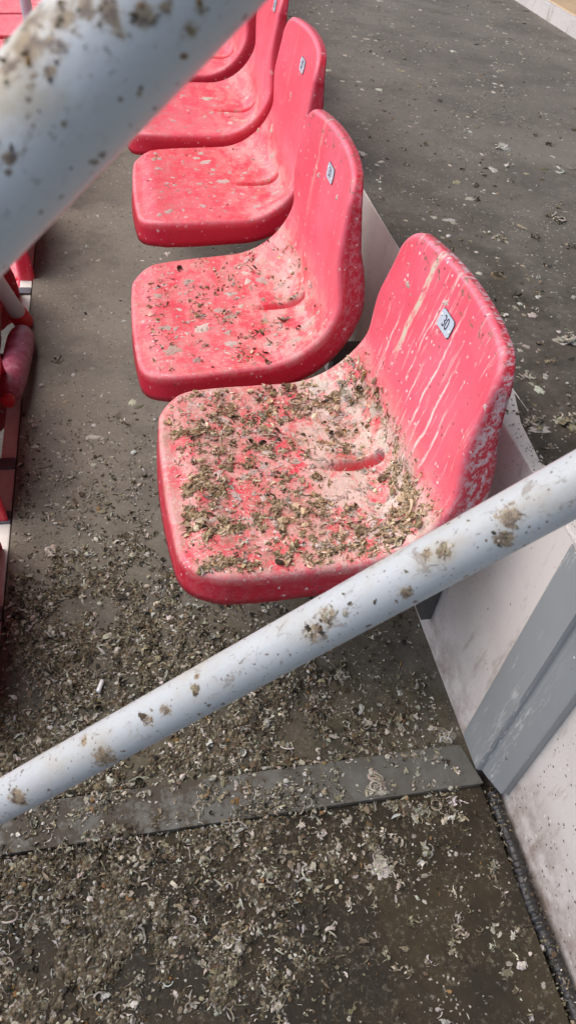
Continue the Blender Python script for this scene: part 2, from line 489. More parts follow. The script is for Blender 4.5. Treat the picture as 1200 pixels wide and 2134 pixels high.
def plain(name, c, rough=.5, spec=.4, var=.12, scale=30, metal=0.0):
    M = Mat(name, rough, spec)
    P = M.tc.outputs['Object']
    M.color(M.mix(M.noise(P, scale, 4, .6), tuple(v * (1 - var) for v in c), tuple(min(1, v * (1 + var)) for v in c)))
    M.b.inputs['Metallic'].default_value = metal
    M.bump(M.noise(P, scale * 4, 3, .6), .12, .001)
    return M.m
MAT_PLATE = plain('plate enamel', (.50, .575, .65), .35, .4, .05)
MAT_INK = plain('dark printed ink', (.035, .03, .06), .5)
MAT_PLATE_RIM = plain('dark plate edge', (.10, .08, .10), .5)
MAT_RIVET = plain('rivet metal', (.82, .82, .82), .35, .5, .05)
MAT_BRACKET = plain('dark grey steel', (.085, .08, .075), .5, .4, .3)
MAT_CREAM = plain('cream painted rail', (.76, .74, .68), .6, .4, .2)
MAT_BOLT = plain('grey bolt steel', (.12, .12, .14), .5, .4, .2)
MAT_RUBBER = plain('black sealant cord', (.028, .026, .025), .38, .5, .5, 60)
MAT_POST = plain('white post enamel', (.72, .71, .75), .4, .5, .05, 8)
MAT_REDCAP = plain('red collar plastic', (.55, .03, .035), .4, .4, .15)
MAT_PEACH = plain('peach painted concrete', (.62, .44, .27), .7, .3, .2, 9)
MAT_ORANGE = plain('faded orange red plastic', (.80, .16, .10), .4, .4, .1)

def bottle_mat():
    M = Mat('dusty maroon plastic', .42, .45)
    P = M.tc.outputs['Object']
    c = M.mix(M.ramp(M.noise(P, (30, 30, 7), 4, .6), .35, .7), (.28, .035, .075), (.40, .13, .18))
    c = M.mix(M.math('MULTIPLY', M.ramp(M.noise(P, (60, 60, 14), 5, .7, 3), .5, .7), .5), c, (.48, .26, .31))
    c = M.mix(M.specks(P, 120, .3, .12), c, (.7, .55, .55))
    M.color(c)
    M.b.inputs['Transmission Weight'].default_value = .12
    return M.m
MAT_BOTTLE = bottle_mat()

# ------------------------------------------------------------------ large structure
X_EDGE, X_FAR, X_NEAR = -.2415, .536, .570
Z_UP = .505
Y_J0, Y_J1 = .440, .508            # the expansion joint
Y_END = 9.0
def slab(name, x0, x1, y0, y1, z0, z1, mat):
    o = box(name, x0, x1, y0, y1, z0, z1, mat)
    return tag(o, kind='structure')
slab('floor', X_EDGE, X_FAR - .002, Y_J0 + .012, Y_END, -.49, 0, MAT_FLOOR)
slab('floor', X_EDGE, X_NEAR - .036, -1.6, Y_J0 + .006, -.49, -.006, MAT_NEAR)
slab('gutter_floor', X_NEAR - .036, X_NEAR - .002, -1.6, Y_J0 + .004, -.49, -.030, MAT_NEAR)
slab('upper_floor', X_FAR, 1.76, .4735, Y_END, Z_UP - .17, Z_UP, MAT_UPPER)
slab('upper_floor', X_NEAR, 1.76, -1.6, .470, Z_UP - .17, Z_UP - .002, MAT_UPPER)
slab('lower_floor', -1.03, X_EDGE - .004, -1.6, Y_END, -1.01, -.505, MAT_LOWER)
slab('lower_floor', -1.80, -1.034, -1.6, Y_END, -1.52, -1.01, MAT_LOWER)
slab('lower_floor', -6.0, -1.804, -1.6, Y_END, -1.9, -1.515, MAT_LOWER)

def riser(x0, x1, y0, y1, z0, z1, label, mat=MAT_WALL):
    bm = bmesh.new()
    box_bm(bm, x0, x1, y0, y1, z0, z1, .004)
    # slightly ragged arris
    bmesh.ops.subdivide_edges(bm, edges=[e for e in bm.edges if abs(e.verts[0].co.y - e.verts[1].co.y) > .5], cuts=60)
    for v in bm.verts:
        if v.co.z > z1 - .01:
            v.co.z += random.uniform(-.0018, 0); v.co.x += random.uniform(-.001, .0012)
    o = link('riser_wall', bm_mesh('riser_wall', bm), mat)
    return tag(o, label, 'wall')
riser(X_FAR - .002, X_FAR + .05, .4735, Y_END - .02, -.3, Z_UP + .001, 'pale pinkish white concrete step face behind and below the red seats')
riser(X_NEAR - .002, X_NEAR + .05, -1.58, .470, -.3, Z_UP - .001, 'speckled pale concrete step face at bottom right, on near side of the grey steel cover')
# the next step up, far right
riser(1.758, 1.80, -1.55, Y_END - .03, .3, .563, 'pale concrete kerb at the far back of the upper floor')
slab('upper_terrace', 1.775, 4.0, -1.5, Y_END - .04, .2, .566, MAT_PEACH)

# unseen roof added high over the stand, edge placed to block overhead sky
bm = bmesh.new()
box_bm(bm, -1.0, 16, -22, 26, 8.0, 8.25)
for v in bm.verts:
    v.co.z += (v.co.x + 1.0) * .05
for k in range(9):
    y = -20 + 5.5 * k
    box_bm(bm, -.9, 15.9, y - .1, y + .1, 7.5, 7.96)
roof = link('added_roof', bm_mesh('added_roof', bm), plain('grey roof sheeting', (.30, .31, .32), .6))
tag(roof, 'unseen grey sheet roof added high over the stand to block sky light', 'roof')

# steel cover over the joint: strip on the floor
bm = bmesh.new()
nx = 40
prev = None
for k in range(nx + 1):
    x = X_EDGE + .004 + (.531 - X_EDGE - .004) * k / nx
    cut = .018 * max(0, (k - nx + 1)) if k == nx else 0
    lift = .0035 + .0012 * math.sin(k * .9) * (k / nx)
    ring = [bm.verts.new((x + (.006 if k == nx else 0), Y_J0 - .002, lift)), bm.verts.new((x - cut * .6, Y_J1, lift + .001)),
            bm.verts.new((x - cut * .6, Y_J1 + .0005, -.004)), bm.verts.new((x, Y_J0 - .0025, -.0045))]
    if prev:
        for i in range(4):
            bm.faces.new((prev[i], ring[i], ring[(i + 1) % 4], prev[(i + 1) % 4]))
    else:
        bm.faces.new(ring)
    prev = ring
bm.faces.new(list(reversed(prev)))
bmesh.ops.recalc_face_normals(bm, faces=bm.faces)
strip = link('joint_cover_strip', bm_mesh('joint_cover_strip', bm), MAT_STRIP)
tag(strip, 'flat grey steel strip across the dirty floor, caked with litter towards the left', 'cover strip')

# steel cover over the joint: folded flashing up the step face
prof = [(.5335, .5255), (.5318, .5248), (.5300, .5215), (.5298, .5150), (.5300, .4600), (.5335, .4575), (.5385, .4560), (.5400, .4525), (.5405, .4490), (.5480, .4300), (.5535, .4150), (.5550, .4120), (.5675, .4105)]
bm = bmesh.new()
zs = np.linspace(.010, Z_UP - .004, 12)
rows = []
for z in zs:
    rows.append([bm.verts.new((x, y, z + (.0 if z > .02 else (0.530 - x) * -.10))) for x, y in prof])
for a, b in zip(rows, rows[1:]):
    for i in range(len(prof) - 1):
        bm.faces.new((a[i], a[i + 1], b[i + 1], b[i]))
bmesh.ops.recalc_face_normals(bm, faces=bm.faces)
bmesh.ops.solidify(bm, geom=bm.faces[:], thickness=.0012)
flash = link('joint_cover', bm_mesh('joint_cover', bm), MAT_STEEL)
tag(flash, 'folded grey sheet steel cover running up the pale step face, scratched white', 'joint cover')

# ribbed black cord in the gutter
pts, rad = [], []
y = .425
i = 0
while y > -1.2:
    wob = .0035 * math.sin(y * 19) + .002 * math.sin(y * 43)
    pts.append((.5500 + wob + (.425 - y) * .006, y, -.014 + .002 * math.sin(y * 31)))
    rad.append((.0118 if i % 4 in (0, 1) else .0096) * random.uniform(.86, 1.12))
    y -= .0028 if y > -.1 else .02
    i += 1
cord = link('sealant_cord', tube_mesh('sealant_cord', pts, rad, 14), MAT_RUBBER)
tag(cord, 'black ribbed cord lying in the gap at the foot of the bottom right step face', 'cord')

# ------------------------------------------------------------------ the seat
A_, R_, B_ = .2930, .0492, .2624
TH = math.pi / 2 - .2169
PITCH = .150
RE_ = R_ * 3.0206
KK = math.tan(TH / 2)
A2 = A_ - (RE_ - R_) * KK
B2 = B_ - (RE_ - R_) * KK
LC = A_ + R_ * TH + B_
LE = A2 + RE_ * TH + B2
HW = .2092
ZOFF = .07

def prof_xy(s, a, r, b):
    q = np.clip((s - a) / r, 0, TH)
    s1 = np.minimum(s, a)
    s3 = np.maximum(s - a - r * TH, 0)
    x = s1 + r * np.sin(q) + s3 * math.cos(TH)
    z = r * (1 - np.cos(q)) + s3 * math.sin(TH)
    return x, z, q

def taper(s):
    return 1.0 - .035 * sstep(.12, 0, s) - .1659 * sstep(.3351, LC, s) ** 1.0783

def S(w, s, slot=True):
    """seat surface, local metres: w across (towards +Y), s along the middle line from the front lip to the top"""
    w = np.asarray(w, float); s = np.asarray(s, float)
    e = np.clip(np.abs(w) / (HW * taper(s)), 0, 1)
    k = sstep(.38, 1.0, e)
    x1, z1, q1 = prof_xy(s, A_, R_, B_)
    x2, z2, q2 = prof_xy(s * LE / LC, A2, RE_, B2)
    x = x1 * (1 - k) + x2 * k; z = z1 * (1 - k) + z2 * k; q = q1 * (1 - k) + q2 * k
    d = -.009 * (1 - e ** 2) * sstep(0, .1, s) * sstep(.42, .30, s) + .0188 * e ** 2.2 * sstep(.40, .52, s)
    d = d - .008 * sstep(.05, 0.0, s) ** 2
    if slot:
        near = np.exp(-(np.minimum(w - .002, 0) / .010) ** 2)
        far = np.exp(-(np.maximum(w - .002, 0) / .0036) ** 2)
        lat = np.where(w < 0, near, far)
        d = d - .036 * lat * sstep(.215, .300, s) * sstep(.336, .326, s)
    x = x - np.sin(q) * d; z = z + np.cos(q) * d
    c, sn = math.cos(PITCH), math.sin(PITCH)
    return np.stack([x * c - z * sn, w, x * sn + z * c + ZOFF], -1)

def S_n(w, s):
    h = 1e-4
    ds = S(w, s + h, False) - S(w, s - h, False); dw = S(w + h, s, False) - S(w - h, s, False)
    n = np.cross(ds, dw)
    return n / np.linalg.norm(n, axis=-1, keepdims=True)

def outline(pu, pv):
    rc = np.where(pv > 0, .0368, .0591)
    hs = LC / 2
    x, y_ = np.abs(pu) * HW, np.abs(pv) * hs
    cx, cy = HW - rc, hs - rc
    dx, dy = np.maximum(x - cx, 0), np.maximum(y_ - cy, 0)
    L = np.sqrt(dx ** 2 + dy ** 2) + 1e-9
    inc = (dx > 0) & (dy > 0)
    x = np.where(inc, cx + dx / L * rc, x); y_ = np.where(inc, cy + dy / L * rc, y_)
    w = np.sign(pu) * x; s = hs + np.sign(pv) * y_
    # crown the top edge and bow the front edge a little
    s = s + np.where(pv > .6, .0101 * (1 - (w / HW) ** 2) * (np.abs(pv) - .6) / .4, 0)
    s = s - np.where(pv < -.6, .010 * (1 - (w / HW) ** 2) * (np.abs(pv) - .6) / .4, 0)
    return w * taper(s), s

def seat_shell_mesh():
    NU, NV = 120, 150
    u = np.linspace(-1, 1, NU + 1); v = np.linspace(-1, 1, NV + 1)
    UU, VV = np.meshgrid(u, v)                      # [v, u]
    r = np.maximum(np.abs(UU), np.abs(VV)) + 1e-12
    bw, bs = outline(UU / r, VV / r)
    mid = LC / 2
    W = bw * r; Sx = mid + (bs - mid) * r
    V = S(W, Sx).reshape(-1, 3)
    idx = np.arange((NV + 1) * (NU + 1)).reshape(NV + 1, NU + 1)
    F = np.stack([idx[:-1, :-1], idx[1:, :-1], idx[1:, 1:], idx[:-1, 1:]], -1).reshape(-1, 4).tolist()
    uvs = np.stack([W, Sx], -1).reshape(-1, 2)
    sk = np.zeros(len(V))
    # boundary loop, anticlockwise seen from above the pan (s = x, w = y)
    loop = list(idx[:, 0][::1]) + list(idx[-1, 1:]) + list(idx[::-1, -1][1:]) + list(idx[0, ::-1][1:-1])
    loop = np.array(loop)
    P = V[loop]; lw = uvs[loop, 0]; ls = uvs[loop, 1]
    nrm = S_n(lw, np.maximum(ls, .055))
    tan = np.roll(P, -1, 0) - np.roll(P, 1, 0)
    tan = np.roll(tan, 1, 0) + tan * 2 + np.roll(tan, -1, 0)
    out = np.cross(nrm, tan); out /= np.linalg.norm(out, axis=1, keepdims=True)
    cen = S(np.zeros(len(ls)), np.clip(ls, .1, LC - .1))
    flip = np.sign(np.sum(out * (P - cen), 1).mean())
    out *= flip
    t2 = np.stack([np.roll(lw, -1) - np.roll(lw, 1), np.roll(ls, -1) - np.roll(ls, 1)], 1)
    o2 = np.stack([t2[:, 1], -t2[:, 0]], 1); o2 /= np.linalg.norm(o2, axis=1, keepdims=True) + 1e-9
    if np.sum(o2 * np.stack([lw, ls - mid], 1)) < 0: o2 = -o2
    rr = .0085
    skl = np.interp(ls, [0, .05, .28, .36, .48, LC], [.048, .049, .045, .041, .0385, .0112])
    rows = []
    for ph in (22, 45, 68, 88):
        a = math.radians(ph)
        rows.append((P + out * rr * math.sin(a) - nrm * rr * (1 - math.cos(a)), rr * a, {22: .12, 45: .25, 68: .30, 88: .50}[ph]))
    for f in (.25, .5, .75, 1.0):
        L = skl[:, None] * f
        rows.append((P + out * (rr + L * .02) - nrm * (rr + L), rr * 1.57 + skl * f, 1.0))
    prev = loop
    allV, allUV, allS = [V], [uvs], [sk]
    n0 = len(V)
    m_ = len(loop)
    for pos, dd, sv_ in rows:
        allV.append(pos)
        dd = np.broadcast_to(dd, (m_,))
        allUV.append(np.stack([lw, ls], 1) + o2 * dd[:, None])
        allS.append(np.full(m_, sv_))
        cur = np.arange(n0, n0 + m_); n0 += m_
        for k in range(m_):
            k2 = (k + 1) % m_
            F.append([int(prev[k]), int(cur[k]), int(cur[k2]), int(prev[k2])])
        prev = cur
    V = np.concatenate(allV); uvs = np.concatenate(allUV); sk = np.concatenate(allS)
    me = mesh_np('shell', V, F, True)
    bm = bmesh.new(); bm.from_mesh(me)
    bmesh.ops.recalc_face_normals(bm, faces=bm.faces)
    bm.faces.ensure_lookup_table()
    if bm.faces[NU * 20 + NU // 2].normal.z < 0:
        bmesh.ops.reverse_faces(bm, faces=bm.faces)
    bm.to_mesh(me); bm.free()
    at = me.attributes.new('skirt', 'FLOAT', 'POINT'); at.data.foreach_set('value', sk.astype(np.float32))
    ul = me.uv_layers.new(name='UVMap')
    li = np.zeros(len(me.loops), np.int32); me.loops.foreach_get('vertex_index', li)
    ul.data.foreach_set('uv', uvs[li].astype(np.float32).ravel())
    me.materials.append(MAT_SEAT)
    tmp = bpy.data.objects.new('tmp', me); COL.objects.link(tmp)
    so = tmp.modifiers.new('s', 'SOLIDIFY'); so.thickness = .0035; so.offset = -1
    dg = bpy.context.evaluated_depsgraph_get()
    out_me = bpy.data.meshes.new_from_object(tmp.evaluated_get(dg), depsgraph=dg)
    bpy.data.objects.remove(tmp)
    out_me.name = 'shell'
    return out_me

SHELL = seat_shell_mesh()

def frame_at(w, s, lift=0.0):
    p = S(np.array(w), np.array(s), False); n = S_n(np.array(w), np.array(s))
    h = 1e-3
    ts = S(np.array(w), np.array(s + h), False) - S(np.array(w), np.array(s - h), False)
    ts /= np.linalg.norm(ts)
    # facing the seat from the front: "right" is towards -Y for a seat that faces -X
    xr = np.cross(ts, n)
    mt = Matrix.Identity(4)
    for i in range(3):
        mt[i][0], mt[i][1], mt[i][2], mt[i][3] = xr[i], ts[i], n[i], p[i] + n[i] * lift
    return mt

S_PLATE = LC - .0477
def plate_mesh():
    bm = bmesh.new()
    w, h, c = .0218, .0134, .004
    pts = [(-w + c, -h), (w - c, -h), (w, -h + c), (w, h - c), (w - c, h), (-w + c, h), (-w, h - c), (-w, -h + c)]
    vs_ = [bm.verts.new((x, y, 0)) for x, y in pts]
    f = bm.faces.new(vs_)
    r = bmesh.ops.extrude_face_region(bm, geom=[f])
    for v in r['geom']:
        if isinstance(v, bmesh.types.BMVert): v.co.z = .0016
    g = .0009
    vb = [bm.verts.new((x + g * (1 if x > 0 else -1), y + g * (1 if y > 0 else -1), .0007)) for x, y in pts]
    bm.faces.new(vb)
    bmesh.ops.recalc_face_normals(bm, faces=bm.faces)
    me = bm_mesh('number_plate', bm)
    me.materials.append(MAT_PLATE)
    me.materials.append(MAT_PLATE_RIM)
    for p in me.polygons:
        p.material_index = 0 if p.center.z > .0012 and abs(p.normal.z) > .9 else 1
    return me
PLATE = plate_mesh()

def rivet_mesh():
    bm = bmesh.new()
    bmesh.ops.create_uvsphere(bm, u_segments=10, v_segments=6, radius=.0024)
    for v in bm.verts: v.co.z *= .5
    return bm_mesh('rivet', bm, True)
RIVET = rivet_mesh()

def text_mesh(body):
    cu = bpy.data.curves.new('number', 'FONT')
    cu.body = body; cu.size = .0245; cu.align_x = 'CENTER'; cu.align_y = 'CENTER'; cu.extrude = .00015
    cu.space_character = .95
    o = bpy.data.objects.new('tmp', cu); COL.objects.link(o)
    o.scale = (.78, 1.0, 1)
    dg = bpy.context.evaluated_depsgraph_get()
    me = bpy.data.meshes.new_from_object(o.evaluated_get(dg), depsgraph=dg)
    for v in me.vertices: v.co.x *= .80
    bpy.data.objects.remove(o)
    me.name = 'number'
    me.materials.clear(); me.materials.append(MAT_INK)
    return me

def bracket_mesh():
    # upright bar on the step face, arm running out under the pan
    bm = bmesh.new()
    x1 = .470
    box_bm(bm, x1 - .020, x1, -.016, .016, -.235, .075, .002)
    box_bm(bm, .14, x1 - .022, -.016, .016, .035, .062, .002)
    return bm_mesh('bracket', bm)
BRACKET = bracket_mesh()

def make_seat(label, group, number):
    root = empty('stadium_seat')
    tag(root, label, 'seat', group)
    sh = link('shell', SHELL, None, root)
    pl = link('number_plate', PLATE, None, root)
    pl.matrix_local = frame_at(0.0, S_PLATE, .0004)
    nb = link('number', text_mesh(number), None, pl); nb.location = (0, 0, .00185)
    for sx in (-1, 1):
        rv = link('rivet', RIVET, MAT_RIVET, pl); rv.location = (sx * .0176, .004 * sx * -1, .0018)
    for w in (-.10, .10):
        b = link('bracket', BRACKET, MAT_BRACKET, root); b.location = (0, w, 0)
    return root

def copy_seat(src, label, group, number=None):
    r = src.copy(); COL.objects.link(r); r['label'] = label; r['group'] = group
    for ch in src.children:
        c = ch.copy(); COL.objects.link(c); c.parent = r
        for g in ch.children:
            d = g.copy(); COL.objects.link(d); d.parent = c
            if number and d.name.startswith('number'):
                d.data = text_mesh(number)
    return r

def dress(root, dirt, streak, rim, seed):
    for ch in root.children:
        if ch.name.startswith('shell'):
            ch['dirt'] = float(dirt); ch['streak'] = float(streak); ch['rim'] = float(rim); ch['seed'] = float(seed)

def pose(root, x, y, z, yaw=0.0, pit=PITCH):
    root.location = (x, y, z - ZOFF)
    for ch in root.children:
        if ch.name.startswith('bracket'):
            ch.rotation_euler = (0, pit - PITCH, 0)
    root.rotation_euler = (0, -(pit - PITCH), yaw)

GROUP_MAIN = 'red seats in the row along the step'
seat0 = make_seat('nearest red seat, number 30, its pan heaped with dry litter and droppings', GROUP_MAIN, '30')
SEATS = [
    # x, y, z, yaw, pitch, dirt, streak, rim, label, number
    (.0596, .8418, .3562, .0205, .0257, 1.0, 1.0, 1.0, None, '30'),
    (.0385, 1.3383, .3284, -.0029, .1274, .50, .28, .95, 'red seat number 31 just beyond the nearest one, pan dotted with dark crumbs', '31'),
    (.0623, 1.8356, .3893, -.0165, .0723, .30, .10, .25, 'third red seat from the front, chalky spots on its pan and a small oval plate', '32'),
    (.0708, 2.2981, .4156, -.074, .0531, .26, .06, .1, 'fourth red seat from the front, a dark clump on its pan', '33'),
    (.082, 2.800, .412, -.05, .06, .2, .05, .1, 'fifth red seat, only part of its pan and back showing under the blurred white rail', '34'),
    (.090, 3.290, .416, -.05, .06, .2, .05, .1, 'sixth red seat, farthest of the row, a sliver showing beside the blurred white rail', '35'),
]
MAIN = []
for i, (x, y, z, yaw, pit, di, stk, rim, lab, num) in enumerate(SEATS):
    rt = seat0 if i == 0 else copy_seat(seat0, lab, GROUP_MAIN, num)
    pose(rt, x, y, z, yaw, pit)
    dress(rt, di, stk, rim, i + 1)
    MAIN.append(rt)

# rows below, on the left
GROUP_LOW = 'red seats in the row below, at the left'
LOWY = [.82 + .49 * k for k in range(14)]
LOW = []
for k, y in enumerate(LOWY):
    lab = ['lower row red seat at the left edge, its dark hollow back nearest the camera',
           'lower row red seat just nearer than the maroon bottle, rim at the floor edge',
           'lower row red seat beside the maroon bottle',
           'lower row red seat behind the leaning white post',
           'lower row red seat just beyond the leaning white post',
           'lower row red seat under the blurred white rail at the left',
           'lower row red seat near the top left white post',
           'lower row red seat beyond the top left white post',
           'lower row red seat just before the faded ones in the top left corner'][k] if k < 9 else '%s of the five blurred faded red seats at the top left corner' % ['nearest', 'second nearest', 'middle', 'second farthest', 'farthest'][k - 9]
    rt = copy_seat(seat0, lab, GROUP_LOW, '4%d' % (k % 10))
    pose(rt, .055 + (-.712 if k < 2 else -.735 if k == 2 else -.700) + random.uniform(-.006, .006), y, .375 - .505 + random.uniform(-.006, .006), random.uniform(-.03, .03), .06)
    dress(rt, .25, .05, .1, 20 + k)
    LOW.append(rt)

# mounting rail of the row below, with bolts
root = empty('mounting_rail', (-.262, 0, -.018))
tag(root, 'cream painted rail along the edge of the floor, behind the lower row of seats', 'rail')
box('rail_bar', -.0165, .0165, -.6, Y_END - .1, -.02, .012, MAT_CREAM, root, .003)
bolt_me = None
for k in range(12):
    y = .60 + .245 * k + (.03 if k % 3 else -.05)
    if bolt_me is None:
        bm = bmesh.new(); box_bm(bm, -.0168, .0168, -.016, .016, 0, .006, .001)
        bolt_me = bm_mesh('clamp', bm)
    b = link('clamp', bolt_me, MAT_BOLT, root); b.location = (0, y, .0125)

# ------------------------------------------------------------------ handrail in the foreground
TUBE_M = {}
def along(p0, p1, name, rad, mat, parent, ext0, ext1):
    p0, p1 = Vector(p0), Vector(p1)
    d = (p1 - p0).normalized()
    a, b = p0 - d * ext0, p1 + d * ext1
    L = (b - a).length
    n = 60
    me = tube_mesh(name, [(L * k / n, 0, 0) for k in range(n + 1)], rad, 48)
    o = link(name, me, mat, parent)
    z = Vector((0, 0, 1)); z = (z - d * z.dot(d)).normalized(); yv = z.cross(d)
    mt = Matrix.Identity(4)
    for i in range(3):
        mt[i][0], mt[i][1], mt[i][2], mt[i][3] = d[i], yv[i], z[i], a[i]
    o.matrix_local = mt
    TUBE_M[name] = np.array(mt)
    return o
rail = empty('handrail', (0, 0, 0))
tag(rail, 'stained white tubular handrail sloping across the foreground, one tube sharp and one blurred', 'handrail')
RAIL_LO = along((-.170, .393, .278), (.342, .364, .774), 'lower_rail', .024, None, rail, .5, 1.0)
RAIL_HI = along((-.033, .290, 1.039), (.019, .298, 1.088), 'top_rail', .024, None, rail, .6, 1.3)
def on_tube(nm, x):
    m_ = TUBE_M[nm]; t_ = (x - m_[0, 3]) / m_[0, 0]
    return m_[:3, 3] + m_[:3, 0] * t_
for x, zf in ((-.45, -.50), (.90, Z_UP)):
    a_, b_ = on_tube('lower_rail', x), on_tube('top_rail', x)
    link('post', tube_mesh('post', [(a_[0], a_[1], zf), a_, b_], .021, 24), MAT_POST, rail)
RAIL_LO['label'] = 'sharp lower white tube spotted with droppings'
RAIL_HI['label'] = 'blurred upper white tube with brown stains'

# ------------------------------------------------------------------ leaning white posts and the maroon bottle
def post(base, top, label):
    r = empty('white_post', base)
    tag(r, label, 'post', 'white posts behind the lower row')
    d = Vector(top) - Vector(base)
    link('tube', tube_mesh('tube', [(0, 0, 0), d * .5, d], .021, 28), MAT_POST, r)
    n = d.normalized()
    link('collar', tube_mesh('collar', [n * -.035, n * -.03, n * .004, n * .008], [.020, .026, .026, .022], 24), MAT_REDCAP, r)
    return r
post((-.262, 1.83, .035), (-.555, 1.60, .97), 'leaning white post with a red collar at the left edge')
post((-.250, 3.48, .03), (-.320, 3.48, .95), 'white post at top left in front of faded red seats')

def bottle():
    root = empty('plastic_bottle', (-.262, 1.45, .05))
    tag(root, 'dusty maroon plastic bottle lying along the floor edge below the leaning white post', 'bottle')
    a = Vector((0, 0, 0)); b = Vector((.012, .335, -.028))
    ts = [0, .03, .05, .09, .16, .3, .5, .7, .80, .87, .92, .96, .985, 1.0]
    rs = [.014, .015, .022, .027, .030, .033, .034, .0345, .034, .031, .026, .019, .012, .006]
    link('body', tube_mesh('body', [a + (b - a) * t for t in ts], rs, 28), MAT_BOTTLE, root)
    link('cap', tube_mesh('cap', [a + (b - a) * t for t in (-.05, -.045, -.004, 0)], [.012, .0155, .0155, .014], 20), MAT_REDCAP, root)
bottle()

# ------------------------------------------------------------------ litter
PAL = np.array([(.34, .29, .195), (.20, .17, .11), (.45, .41, .325), (.62, .59, .52), (.045, .04, .03), (.11, .08, .05), (.26, .15, .06), (.50, .46, .38)])
def palette(n, weights):
    w = np.array(weights, float); w /= w.sum()
    c = PAL[rng.choice(len(PAL), n, p=w)]
    return np.clip(c * rng.uniform(.7, 1.25, (n, 1)) * rng.uniform(.93, 1.07, (n, 3)), .01, .85)

def frames(N, nrm, tilt):
    """random tangent frames about normals nrm (N,3), tipped by up to tilt radians"""
    nrm = np.broadcast_to(nrm, (N, 3)) + rng.normal(0, 1, (N, 3)) * np.broadcast_to(np.asarray(tilt, float).reshape(-1, 1), (N, 1))
    nrm = nrm / np.linalg.norm(nrm, axis=1, keepdims=True)
    a = rng.normal(0, 1, (N, 3))
    t = np.cross(a, nrm); t /= np.linalg.norm(t, axis=1, keepdims=True)
    b = np.cross(nrm, t)
    return t, b, nrm

